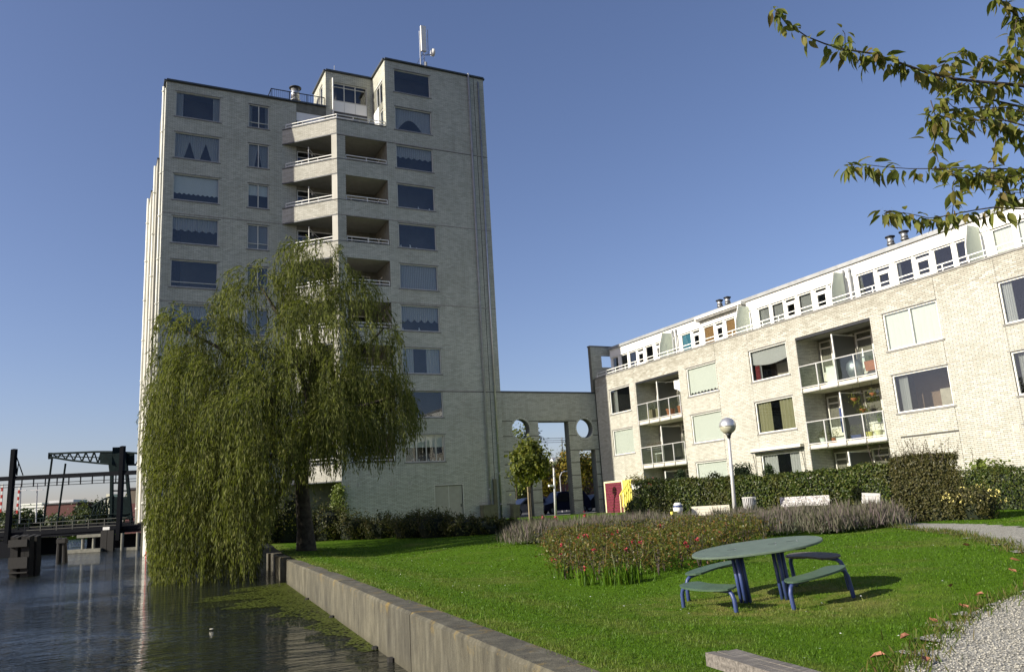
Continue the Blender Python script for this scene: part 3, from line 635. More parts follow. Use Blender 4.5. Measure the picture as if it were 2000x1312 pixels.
# pipes, vents, doors, roof things that are fixed to the tower
def downpipe(x, y, z0, z1, r, mat, par, step=3.0):
    p = MB(); p.tube([(x, y, z0), (x, y, z1)], r, 10); z = z0+1
    while z < z1: p.tube([(x, y, z), (x, y, z+.09)], r*1.35, 10); z += step
    return p.build('drainpipe', M[mat], par, True)
downpipe(24.10, YR-.10, .25, 32.95, .075, 'pipe', tower, 4.2); downpipe(24.90, YR-.09, -.8, 32.4, .06, 'steel', tower, 2.1); downpipe(14.3, YL-.12, 27.4, 32.2, .055, 'white', tower)
f = MB(); f.box((24.38, YR-.16, -.8), (24.62, YR-.013, 2.0)); f.build('pipe_cover', M['cabinet'], tower)
downpipe(XA-.14, 54.9, -1.9, 29.5, .085, 'pipe_pale', tower); downpipe(XA-.02, 54.5, -1.9, 29.2, .05, 'pipe_pale', tower)
for x0, ya, yb, zt, zb, mt in ((2.62, 56.6, 62, 24.9, .55, 'brick'), (2.52, 62, 68, 24.6, .5, 'brick')):
    f = MB(); f.box((x0, ya, zb), (XA+.5, yb, zt)); f.build('side_bay', M[mt], tower); f = MB(); f.box((x0-.03, ya-.02, zt), (XA+.5, yb, zt+.1)); f.build('parapet_cap', M['cap'], tower)
downpipe(2.50, 57.2, .6, 24.6, .08, 'pipe_pale', tower); downpipe(2.36, 63.0, .4, 24.4, .085, 'pipe_pale', tower)
f = MB(); f.box((3.05, 57, -2.3), (6, 68, .56)); f.build('base_wall', M['brick'], tower); downpipe(3.0, 56.9, -1.9, .5, .07, 'pipe_pale', tower); downpipe(2.98, 60.6, -1.45, .5, .08, 'pipe_pale', tower)
f = MB(); f.tube([(2.98, 60.6, -2.0), (2.98, 60.6, -1.45)], .085, 8); f.build('pipe_foot', M['redpaint'], tower)
for a, b in ((20.10, 21.07), (21.11, 22.08)):
    f = MB(); pbox(f, PR, a, b, -.74, 1.68, -.10, -.055); o = f.build('door', M['door'], tower)
    if a > 21: f = MB(); pbox(f, PR, b-.14, b-.09, .25, .45, -.055, -.02); f.build('handle', M['darkmetal'], o)
f = MB(); pbox(f, PR, 20.0, 22.18, 1.72, 1.78, -.1, .03); pbox(f, PR, 20.03, 20.08, -.74, 1.72, -.1, .012); pbox(f, PR, 22.10, 22.15, -.74, 1.72, -.1, .012); pbox(f, PR, 21.07, 21.11, -.74, 1.69, -.1, -.05); f.build('door_frame', M['offwhite'], tower)
for x in (14.8, 17.03, 18.31):
    f = MB(); pbox(f, PR, x-.13, x+.13, 1.84, 2.08, .004, .025); o = f.build('vent', M['offwhite'], tower); f = MB(); [pbox(f, PR, x-.10, x+.10, 1.87+.045*i, 1.885+.045*i, .025, .032) for i in range(5)]; f.build('vent_slat', M['darkmetal'], o)
f = MB(); rail2(f, [(9.85, 56.6, 29.75), (9.85, YL+.1, 29.75), (13.72, YL+.1, 29.75)], .1, .82, 1.3)
for i in range(28): x = 9.95+i*.136; f.beam((x, YL+.1, 29.85), (x, YL+.1, 30.57), .018, .018, (0, 1, 0))
f.build('roof_railing', M['darkmetal'], tower)
def flue(x, y, z0, h, par, r=.17):
    f = MB(); f.lathe([(r, 0), (r, h*.55)], (x, y, z0), 14); o = f.build('flue', M['steel'], par, True)
    f = MB(); f.lathe([(r*1.5, 0), (r*1.55, .05), (r*1.1, .06)], (x, y, z0+h*.55), 14); f.lathe([(r*1.25, 0), (r*1.25, h*.26)], (x, y, z0+h*.62), 14); f.build('cowl', M['steel'], o, True)
    f = MB(); f.lathe([(r*1.75, 0), (r*1.8, .05), (r*.6, .11)], (x, y, z0+h*.9), 14); f.build('cowl_cap', M['darkmetal'], o, True); return o
flue(12.1, 57, 29.6, 3.0, tower, .26)
f = MB(); f.tube([(14.9, 56, 32.6), (14.9, 56, 34.3)], .03, 6); f.build('lightning_rod', M['steel'], tower)
ant = thing('antenna_mast', 'grey lattice antenna mast with white panel on tower roof', 'antenna mast', (22.3, 56, 32.6))
f = MB()
for dx in (-.22, .1): f.tube([(22.3+dx, 56, 32.6), (22.3+dx, 56, 39.0)], .05, 6)
for i in range(16): z = 32.8+i*.38; f.beam((22.08, 56, z), (22.40, 56, z+.38), .03, .03)
f.build('mast', M['steel'], ant); f = MB(); f.tube([(22.5, 56, 32.6), (22.5, 56, 36.2)], .14, 10); f.build('pole', M['pipe'], ant, True)
f = MB(); f.box((22.12, 55.75, 37.1), (22.55, 55.95, 39.4)); f.build('panel_antenna', M['white'], ant); f = MB(); f.box((22.7, 55.85, 37.0), (22.76, 55.95, 39.2)); f.build('panel_antenna', M['steel'], ant)
f = MB(); f.lathe([(.02, 0), (.30, .06), (.33, .32), (.30, .36)], (0, 0, 0), 16); f.v = [(22.98+z*.8, 55.9+x, 37.2+y) for x, y, z in f.v]; f.build('dish', M['white'], ant, True)
f = MB(); f.beam((22.5, 56, 36.9), (23.1, 55.9, 37.0), .08, .08); f.beam((20.2, 56.3, 32.7), (22.3, 56, 37.0), .06, .06); f.build('strut', M['steel'], ant)

# ================================================================== GATEWAY WALL between tower and low block
YA = 51.50; PG = Plane((0, YA, 0), (1, 0, 0), (0, -1, 0)); TH = .62
gate = thing('gateway_wall', 'grey brick gateway wall pierced by two round holes and three openings', 'gateway wall', (29.6, YA, -.7))
rects = [(28.37, 30.93, -1.0, 5.98), (26.17, 27.60, -1.0, 3.80), (31.70, 33.12, -1.0, 3.86)]; circ = [(26.93, 5.47, .72), (32.33, 5.47, .72)]
sq = [(x-.72, x+.72, z-.72, z+.72) for x, z, r in circ]
W = MB(); wall(W, PG, 25.41, 33.49, -1.0, 8.12, rects+sq, 0); PG2 = Plane((0, YA+TH, 0), (1, 0, 0), (0, 1, 0)); wall(W, PG2, 25.41, 33.49, -1.0, 8.12, rects+sq, 0)
for a, b, c, d in rects: 
    for p, q in (((a, c), (a, d)), ((b, c), (b, d)), ((a, d), (b, d))): W.quad(PG.P(*p), PG.P(*q), PG.P(*q, -TH), PG.P(*p, -TH))
for cx, cz, r in circ:
    N = 40
    for i in range(N):
        a, b = 2*PI*(i+.5)/N-PI/4-PI/N, 2*PI*(i+1.5)/N-PI/4-PI/N
        def sqp(t):
            k = 1/max(abs(math.cos(t)), abs(math.sin(t))); return cx+r*k*math.cos(t), cz+r*k*math.sin(t)
        ca, cb = (cx+r*math.cos(a), cz+r*math.sin(a)), (cx+r*math.cos(b), cz+r*math.sin(b))
        for e in (0, -TH): W.quad(PG.P(*ca, e), PG.P(*cb, e), PG.P(*sqp(b), e), PG.P(*sqp(a), e))
        W.quad(PG.P(*ca), PG.P(*cb), PG.P(*cb, -TH), PG.P(*ca, -TH))
W.quad(PG.P(25.41, 8.12), PG.P(33.49, 8.12), PG.P(33.49, 8.12, -TH), PG.P(25.41, 8.12, -TH))
W.build('wall', M['mortar_dark'], gate)
gro = [(25.3, 33.8, z, z+.075) for z in (6.03, 4.90, 3.86)]+[(a, b, z, z+.06) for a, b in ((25.3, 26.17), (27.6, 28.37), (30.93, 31.7), (33.12, 33.8)) for z in (2.9, 2.0, 1.1, .2)]
bricks('brickwork', PG, brick_list(25.42, 33.48, -.9, 8.08, rects+gro, [(x, z, r+.16) for x, z, r in circ]), M['brick_grey'], gate)
for cx, cz, r in circ:
    for i in range(30):
        f = MB(); a0, a1 = 2*PI*(i+.06)/30, 2*PI*(i+.94)/30; P = [(cx+q*math.cos(a), cz+q*math.sin(a)) for q, a in ((r, a0), (r+.145, a0), (r+.145, a1), (r, a1))]
        f.add([PG.P(*p, e) for e in (-.05, .016) for p in P], [(4,5,6,7),(0,1,5,4),(1,2,6,5),(2,3,7,6),(3,0,4,7)]); f.build('brick', M['brick_grey'], gate)
f = MB(); pbox(f, PG, 25.41, 33.47, 8.12, 8.22, -TH-.04, .04); f.build('coping', M['cap'], gate)

# ================================================================== LOW APARTMENT BLOCK (long sunlit facade)
XF, XP, Y0, Y1, ZP = 33.5, 35.0, 7.0, 51.40, 9.16
block = thing('apartment_block', 'low white brick apartment block with recessed balconies and white penthouse storey', 'apartment block', (XF, 30, -.8))
PF = Plane((XF, 0, 0), (0, 1, 0), (-1, 0, 0)); PP = Plane((XP, 0, 0), (0, 1, 0), (-1, 0, 0)); PE = Plane((0, Y1, 0), (1, 0, 0), (0, -1, 0))
rows = [(6.24, 8.06), (3.25, 5.06), (.25, 2.06)]
cols = dict(A=(46.97, 49.55), B=(37.72, 40.58), C=(31.92, 34.82), D=(22.71, 25.60), E=(17.0, 19.86), G=(7.7, 10.6))
sty = dict(A=['dark', 'full', None], B=['almost', 'full', 'full'], C=['lace', 'olive', 'wide'], D=['split', 'dark', None], E=['sides', 'dark', 'net'], G=['full', 'sides', 'net'])
logs = [(41.35, 46.18), (26.32, 31.2), (11.3, 16.2)]
holes = [(a, b, r[0], r[1]) for k, (a, b) in cols.items() for r, s in zip(rows, sty[k]) if s]
lh = [(a, b, -.75, 8.1) for a, b in logs]
W = MB(); wall(W, PF, Y0, Y1, -1.2, ZP, holes+lh, .16)
EH = [(34.28, 35.37, 10.14, 11.10)]
wall(W, PE, 33.32, 35.8, 9.0, 11.73, EH, .34); PE2 = Plane((0, Y1+.34, 0), (1, 0, 0), (0, 1, 0)); wall(W, PE2, 33.32, 35.8, 9.0, 11.73, EH, 0)
for x in (33.32, 35.8): W.quad((x, Y1, 8.2), (x, Y1+.34, 8.2), (x, Y1+.34, 11.73), (x, Y1, 11.73))
W.quad((33.32, Y1+.05, 8.2), (XF, Y1+.05, 8.2), (XF, Y1+.05, 9.2), (33.32, Y1+.05, 9.2))
W.quad((XF, Y0, -1.2), (46, Y0, -1.2), (46, Y0, ZP), (XF, Y0, ZP)); W.quad((46, Y0, -1.2), (46, 52, -1.2), (46, 52, 11.5), (46, Y0, 11.5)); W.quad((XF, Y1+.3, -1.2), (46, Y1+.3, -1.2), (46, Y1+.3, 9.1), (XF, Y1+.3, 9.1)); W.quad((XP, Y0, 9.0), (46, Y0, 9.0), (46, Y0, 11.5), (XP, Y0, 11.5)); W.quad((XP, 51.2, 9.0), (46, 51.2, 9.0), (46, 51.2, 11.5), (XP, 51.2, 11.5))
W.build('wall', M['mortar'], block)
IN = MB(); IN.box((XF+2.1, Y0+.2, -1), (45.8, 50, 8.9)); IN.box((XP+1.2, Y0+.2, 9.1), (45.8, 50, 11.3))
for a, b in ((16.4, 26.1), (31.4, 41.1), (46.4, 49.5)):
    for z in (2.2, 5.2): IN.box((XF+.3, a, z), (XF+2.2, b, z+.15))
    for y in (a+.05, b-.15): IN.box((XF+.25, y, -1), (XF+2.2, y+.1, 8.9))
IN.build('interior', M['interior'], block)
RF = MB(); RF.box((XF+.02, Y0+.02, 8.78), (XP, 51.3, 8.86)); RF.box((XP-.12, Y0-.1, 11.5), (46, 51.2, 11.62)); RF.build('roof', M['roof'], block)
f = MB(); f.box((XF-.03, Y0, ZP), (XF+.26, Y1, ZP+.09)); f.box((33.28, Y1-.03, 11.73), (35.84, Y1+.37, 11.83)); f.build('coping', M['sill'], block)
f = MB(); f.box((XP-.16, Y0-.12, 11.46), (XP-.121, 51.2, 11.66)); f.build('gutter', M['pipe'], block)
jn = [(y-.008, y+.008, -1, 9.2) for y in (22.70, 19.87, 37.70, 34.84, 46.32)]+[(22.7, 25.63, 2.09, 2.15), (46.3, 49.5, 2.05, 2.11)]
BLK = brick_list(Y0, Y1-.004, -.9, 9.13, holes+lh+jn)
full = np.abs((BLK[:, 1]-BLK[:, 0])-(BL-GAP)) < 1e-6
full &= np.abs((BLK[:, 3]-BLK[:, 2])-(BH-GAP)) < 1e-6
ctr = np.stack([np.full(len(BLK), XF), (BLK[:, 0]+BLK[:, 1])/2, (BLK[:, 2]+BLK[:, 3])/2], 1); pj = project(ctr)
cand = np.where(full & (pj[:, 0] < 1990) & (ctr[:, 2] > .75) & (ctr[:, 2] < 7.9) & (pj[:, 2] > 0))[0]; cand = cand[np.argsort(pj[cand, 2])][:300]
rest = np.ones(len(BLK), bool); rest[cand] = False
topp = np.clip((ctr[:, 2]-8.0)/.75, 0, 1)*.85 > rng.random(len(BLK))
bricks('brickwork', PF, BLK[rest & ~topp], M['brick'], block); bricks('stained_brickwork', PF, BLK[rest & topp], M['brick_top'], block)
bm_ = MB(); hb, hz = (BL-GAP)/2, (BH-GAP)/2; bm_.add([(-.010*e, -u, v) for e in (0, 1) for u, v in ((-hb, -hz), (hb, -hz), (hb, hz), (-hb, hz))], [(4,5,6,7),(0,1,5,4),(1,2,6,5),(2,3,7,6),(3,0,4,7)])
bme = bpy.data.meshes.new('brick'); bme.from_pydata(bm_.v, [], bm_.f); bme.materials.append(M['brick'])
for i in cand:
    o = bpy.data.objects.new('brick', bme); C.objects.link(o); o.parent = block; o.location = Vector(ctr[i])-block.location; o.scale.x = random.uniform(.7, 1.15)
bricks('brickwork', PE, brick_list(33.34, 35.78, 9.2, 11.7, EH), M['brick_grey'], block)
for j_ in jn: f = MB(); pbox(f, PF, *j_, 0, .003); f.build('joint', M['joint'], block)
for k, (a, b) in cols.items():
    for r, s in zip(rows, sty[k]):
        if s: window(PF, a, b, *r, block, s, 'white', mull=((a+b)/2,) if s == 'split' else ())
M['room'] = plain('room_wall', (.17, .115, .075), .9, var=.2, scale=.8); M['cupboard'] = plain('pale_cupboard', (.34, .31, .24), .7)
for (a, b), (c, d), cu in ((cols['D'], rows[1], .52), (cols['E'], rows[1], .2), (cols['A'], rows[0], .4), (cols['C'], rows[0], .3)):
    f = MB(); pbox(f, PF, a-.1, b+.1, c-.9, d+.1, -1.75, -1.7); o = f.build('room_wall', M['room'], block)
    f = MB(); u = a+(b-a)*(1-cu); pbox(f, PF, u-.9, u, c-.8, c+.95, -1.69, -1.2); f.build('cupboard', M['cupboard'], o)
    f = MB(); sheet(f, PF, b-.6, b-.12, d-.1, c, -.30, .05, 14, 9); f.build('curtain', M['curtain'], o)
for y, z in ((21.4, 1.85), (20.2, 1.95), (24.1, 1.72), (48.4, 1.6)):
    f = MB(); pbox(f, PF, y-.14, y+.14, z-.13, z+.13, .012, .03); o = f.build('vent', M['cream'], block); f = MB(); [pbox(f, PF, y-.11, y+.11, z-.10+.045*i, z-.085+.045*i, .03, .036) for i in range(5)]; f.build('vent_slat', M['sill'], o)
# recessed balconies
def recess(a, b, tag_):
    D = 1.7; mid = (a+b)/2
    s = MB()
    for y, sg in ((a, 1), (b, -1)): s.quad((XF, y, -.8), (XF+D, y, -.8), (XF+D, y, 8.1), (XF, y, 8.1))
    s.quad((XF+D, a, -.8), (XF+D, b, -.8), (XF+D, b, 8.1), (XF+D, a, 8.1)); s.build('recess_wall', M['mortar'], block)
    for y, n, o in ((a, (0, 1, 0), a), (b, (0, -1, 0), b)):
        pl = Plane((0, y, 0), (1, 0, 0), n); bricks('brickwork', pl, brick_list(XF+.02, XF+D, -.6, 8.05), M['brick_grey'], block)
    for i, (zf, zc) in enumerate(((5.28, 8.1), (2.28, 5.06), (-.75, 2.06))):
        pl = Plane((XF+D, 0, 0), (0, 1, 0), (-1, 0, 0)); top = zc-.22
        c = MB(); c.box((XF+.03, a, zc-.05), (XF+D, b, zc)); 
        if i == 0: c.build('ceiling', M['soffit'], block)
        f = MB(); units = [(b-.95, b-.12, 'door'), (b-1.75, b-.95, 'win'), (mid+.08, b-1.75, 'door'), (a+1.3, mid-.08, 'win'), (a+.1, a+1.3, 'door')]; fr = MB(); g = MB(); pn = MB()
        for u0, u1, t in units:
            z0 = zf; zs = zf+.85
            for q in ((u0, u1, z0, z0+.07), (u0, u1, top-.07, top), (u0, u0+.08, z0+.07, top-.07), (u1-.08, u1, z0+.07, top-.07), (u0+.08, u1-.08, zs-.05, zs+.05), (u0+.08, u1-.08, top-.42, top-.34)): pbox(fr, pl, *q, .012, .075)
            pbox(g, pl, u0+.08, u1-.08, zs+.05, top-.07, .03, .04); pbox(pn, pl, u0+.08, u1-.08, z0+.07, zs-.05, .025, .05)
        o = fr.build('glazing_frame', M['offwhite'], block); g.build('pane', M['glass'], o); pn.build('panel', M['cream'], o)
        if i < 2:
            s = MB(); s.box((XF+.0, a+.01, zf-.22), (XF+D-.01, b-.01, zf)); sl = s.build('balcony_slab', M['cream'], block)
            s = MB(); s.box((XF-.05, a+.01, zf-.235), (XF+.05, b-.01, zf-.18)); s.build('slab_edge', M['soffit'], sl)
            r = MB(); r.beam((XF-.04, a+.01, zf+1.2), (XF-.04, b-.01, zf+1.2), .055, .045); r.beam((XF-.04, a+.01, zf+.05), (XF-.04, b-.01, zf+.05), .05, .05); rl = r.build('handrail', M['grey_post'], block)
            n = 4
            for t in range(n+1):
                y = a+.04+(b-a-.08)*t/n; q = MB(); q.beam((XF-.05, y, zf-.16), (XF-.05, y, zf+1.18), .05, .06, (0, 1, 0)); q.box((XF-.10, y-.05, zf-.20), (XF-.0, y+.05, zf-.10)); q.build('baluster', M['grey_post'], rl)
                if t < n: q = MB(); q.box((XF-.036, y+.04, zf+.09), (XF-.024, y+(b-a-.08)/n-.04, zf+1.17)); q.build('pane', M['railglass'], rl)
        q = MB(); q.beam((XF+.02, mid, zf), (XF+.02, mid, top-.1), .07, .07, (0, 1, 0)); q.beam((XF+.02, mid, top-.13), (XF+D, mid, top-.13), .03, .04); o = q.build('divider_post', M['white'], block)
        q = MB(); q.box((XF+.06, mid-.012, zf+.05), (XF+D-.1, mid+.012, top-.16)); q.build('divider_screen', M['darkfrost'], o)
for i, (a, b) in enumerate(logs): recess(a, b, i)
f = MB(); f.box((XF-.02, 26.34, 7.93), (XF+.16, 31.18, 8.06)); f.build('awning_box', M['darkmetal'], block)
f = MB(); f.box((XF-.02, 41.37, 7.95), (XF+.12, 46.16, 8.06)); f.build('awning_box', M['darkmetal'], block)
f = MB(); f.box((XF-.28, 31.56, 2.26), (XF-.02, 35.31, 2.42)); o = f.build('awning_box', M['cream'], block); f = MB(); f.box((XF-.34, 31.6, 2.18), (XF-.02, 35.27, 2.255)); f.build('awning_fabric', M['darkmetal'], o)
f = MB(); [f.tube([(XF-.2, y, 2.2), (XF-.1, y, 1.5), (XF-.05, y, .9)], .018, 6) for y in (31.62, 35.25)]; f.build('awning_arm', M['darkmetal'], o)
# penthouse storey
PWIN = [(50.2, 51.0, 'w'), (48.97, 49.89, 'w'), (47.83, 48.77, 'w'), (46.87, 47.71, 'd'), (45.77, 46.69, 'w'), (44.62, 45.48, 'd'), (41.53, 42.57, 'b'), (40.59, 41.38, 'd'), (39.22, 40.24, 'o'), (38.30, 39.08, 'd'), (37.21, 38.13, 'o'), (34.25, 35.23, 'c'), (33.13, 34.11, 'c'), (32.18, 33.04, 'd'), (31.01, 32.03, 'c'), (29.93, 30.81, 'd'), (28.85, 29.79, 'w'),
        (26.84, 27.93, 'k'), (25.88, 26.74, 'd'), (24.61, 25.59, 'k'), (23.64, 24.52, 'd'), (22.52, 23.51, 'w'), (21.40, 22.38, 'w'), (19.64, 20.62, 'f'), (18.52, 19.50, 'f'), (17.6, 18.4, 'd'), (16.4, 17.45, 'w'), (14.2, 15.2, 'c'), (12.1, 13.1, 'c'), (10.9, 11.8, 'd'), (9.5, 10.6, 'w')]
W = MB(); ph = [(a, b, 8.95, 10.82) for a, b, t in PWIN]; wall(W, PP, Y0, 51.2, 8.86, 10.9, ph, .12); W.build('penthouse_wall', M['panel'], block)
edges = [Y0, 11.2, 15.2, 18.45, 20.7, 22.45, 24.55, 26.8, 28.0, 30.9, 33.1, 35.3, 36.9, 40.4, 42.7, 45.0, 46.8, 48.58, 51.2]
for a, b in zip(edges, edges[1:]): f = MB(); f.box((XP-.05, a+.006, 10.84), (XP+.02, b-.006, 11.495)); f.build('fascia_panel', M['panel'], block)
for a, b, t in PWIN:
    if t == 'd':
        o = window(PP, a, b, 8.95, 10.82, block, 'dark', 'white', transom=10.6, sill=False); f = MB(); pbox(f, PP, a+.06, b-.06, 10.44, 10.60, -.13, -.03); pbox(f, PP, a+.06, a+.16, 9.0, 10.44, -.12, -.03); pbox(f, PP, b-.16, b-.06, 9.0, 10.44, -.12, -.03); pbox(f, PP, a+.16, b-.16, 9.0, 9.75, -.12, -.04); f.build('door_leaf', M['white'], o)
    else:
        o = window(PP, a, b, 8.95, 10.82, block, {'w': 'dark', 'c': 'net', 'k': 'sides', 'f': 'full'}.get(t, 'dark'), 'white', sill=False)
        if t in 'bo': f = MB(); sheet(f, PP, a+.06, b-.06, 10.76, 9.2, -.12, .002, 6); f.build('blind', M['blue_blind' if t == 'b' else 'brown_blind'], o)
f = MB(); ra = [(XF+.14, Y0+.1, ZP+.09), (XF+.14, 51.2, ZP+.09)]; rail2(f, ra, .14, .36, 1.25); f.build('parapet_railing', M['white'], block)
for y in (43.42, 35.86, 28.58, 21.08, 13.5):
    prof = [(XF+.30, 8.9), (XF+.22, 9.6), (XF+.28, 10.15), (XF+.62, 11.12), (XP-.07, 11.12), (XP-.07, 10.5), (XP-.07, 8.9)]
    f = MB(); n = len(prof); f.add([(x, y+e, z) for e in (-.012, .012) for x, z in prof], [tuple(range(n)), tuple(range(2*n-1, n-1, -1))]+[(i, (i+1) % n, n+(i+1) % n, n+i) for i in range(n)]); o = f.build('terrace_screen', M['frost'], block)
    f = MB(); f.tube([(x, y, z) for x, z in prof[:4]], .032, 6); f.build('screen_frame', M['white'], o)
for y in (43.26, 42.88, 28.6, 28.2, 13.2): downpipe(XP-.14, y, 8.9, 11.3, .055, 'pipe', block, 1.2)
f = MB(); f.box((XP-.42, 36.06, 11.34), (XP-.05, 40.5, 11.50)); o = f.build('awning_box', M['white'], block); f = MB(); f.box((XP-.36, 36.1, 11.20), (XP-.05, 40.46, 11.335)); f.build('awning_fabric', M['sill'], o)
for y in (40.02, 39.26, 26.69, 25.86): flue(36.5, y, 11.62, 1.15, block, .14)

# ================================================================== PLANTS
def clumps(c, R, n, m, cs, seed=0, shell=.55):
    """leaf positions: n clumps of m leaves inside an ellipsoid, most of them towards the outside"""
    r = np.random.default_rng(seed); d = r.normal(size=(n, 3)); d /= np.linalg.norm(d, axis=1, keepdims=True)
    q = d*(shell+(1-shell)*r.random((n, 1)))*np.asarray(R)
    P = (q[:, None]+r.normal(size=(n, m, 3))*cs*r.uniform(.6, 1.3, (n, 1, 1))).reshape(-1, 3)
    return np.asarray(c)+P, P/(np.linalg.norm(P, axis=1, keepdims=True)+1e-9)
def hedge(name, label, pts, w, h, n, mat, size=.07, seed=0, wob=.05, top_tufts=0, cat='hedge', group=None):
    """clipped hedge along a polyline of ground points: dark core plus leaves over its faces"""
    pts = [np.array(p, float) for p in pts]; th = thing(name, label, cat, pts[0], group); r = np.random.default_rng(seed)
    L = [np.linalg.norm((q-p)[:2]) for p, q in zip(pts, pts[1:])]; P = []; N = []; core = MB()
    hs = h if isinstance(h, (list, tuple)) else [h]*len(pts)
    for (p, q, l, h0, h1) in zip(pts, pts[1:], L, hs, hs[1:]):
        d = (q-p)/max(l, 1e-6); d[2] = 0; s = np.array([-d[1], d[0], 0]); k = int(n*l/sum(L))
        t = r.uniform(-.15*w/l, 1+.15*w/l, k); hh = h0+(h1-h0)*np.clip(t, 0, 1); base = p+np.outer(np.clip(t, -9, 9), q-p)
        f = r.random(k); lat = np.where(f < .40, -1, np.where(f < .62, 1, r.uniform(-1, 1, k))); z = np.where(f < .62, r.random(k)**.8, 1.0)
        bul = 1+wob*np.sin(t*l*2.1+z*3)+.5*wob*np.sin(t*l*5.3+z*7)
        lat2 = lat*(w/2)*bul*(1-.18*z**4)
        X = base+np.outer(lat2, s)+np.outer(z*hh*(1+.6*wob*np.sin(t*l*3.3+lat*2)), (0, 0, 1))+r.normal(size=(k, 3))*(.045, .045, .045)
        P.append(X); N.append(np.where((f < .62)[:, None], np.outer(lat, s)+(0, 0, .35), np.array([0, 0, 1.0])))
        a = p+s*0; b_ = q+s*0; c0 = w*.40
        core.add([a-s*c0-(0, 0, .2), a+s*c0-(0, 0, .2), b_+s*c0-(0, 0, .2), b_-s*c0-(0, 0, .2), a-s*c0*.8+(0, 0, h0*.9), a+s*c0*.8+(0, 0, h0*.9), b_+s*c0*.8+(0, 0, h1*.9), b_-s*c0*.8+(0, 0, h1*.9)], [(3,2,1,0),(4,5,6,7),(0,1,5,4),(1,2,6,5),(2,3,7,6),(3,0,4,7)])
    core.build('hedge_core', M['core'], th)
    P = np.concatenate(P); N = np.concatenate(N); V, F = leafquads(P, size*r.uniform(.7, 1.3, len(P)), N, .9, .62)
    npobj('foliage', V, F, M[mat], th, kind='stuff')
    if top_tufts:
        T = MB(); Q = []
        for _ in range(top_tufts):
            i = r.integers(0, len(pts)-1); t = r.random(); b0 = pts[i]+(pts[i+1]-pts[i])*t; b0[2] += (hs[i]+(hs[i+1]-hs[i])*t)*.93; b0[:2] += r.normal(size=2)*w*.25
            e = b0+np.array([r.normal()*.16, r.normal()*.16, r.uniform(.25, .75)]); T.tube([b0, (b0+e)/2+r.normal(size=3)*.03, e], [.008, .006, .003], 4, False); Q += [b0+(e-b0)*u+r.normal(size=3)*.025 for u in np.linspace(.2, 1, 9)]
        T.build('sprigs', M['twig'], th, kind='stuff'); V, F = leafquads(np.array(Q), .055, None, 1, .5); npobj('sprig_leaves', V, F, M[mat], th, kind='stuff')
    return th
def bush(name, label, c, R, n, mat, size, seed=0, cat='shrub', group=None, flowers=None):
    th = thing(name, label, cat, c, group); c = np.array(c, float); ctr = c+(0, 0, R[2]*.85)
    P, N = clumps(ctr, np.array(R)*.86, max(8, n//60), 60, min(R)*.2, seed); P[:, 2] = np.maximum(P[:, 2], c[2]+.03)
    V, F = leafquads(P, size*rng.uniform(.7, 1.3, len(P)), N, .9, .55); npobj('foliage', V, F, M[mat], th, kind='stuff')
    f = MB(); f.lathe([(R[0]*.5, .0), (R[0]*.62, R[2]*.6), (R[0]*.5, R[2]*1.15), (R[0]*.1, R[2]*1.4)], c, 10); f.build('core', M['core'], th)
    if flowers:
        fm, fn, fs = flowers; r = np.random.default_rng(seed+5)
        for i in range(fn):
            d = r.normal(size=3); d[2] = abs(d[2])*.7; d /= np.linalg.norm(d); d[:2] -= np.array([c[0], c[1]])/np.linalg.norm(c[:2])*.5; q = ctr+d*np.array(R)*1.0
            V, F = leafquads(q+r.normal(size=(5, 3))*fs*.35, fs*.95, None, 1, .8); npobj('flower', V, F, M[fm], th)
    return th

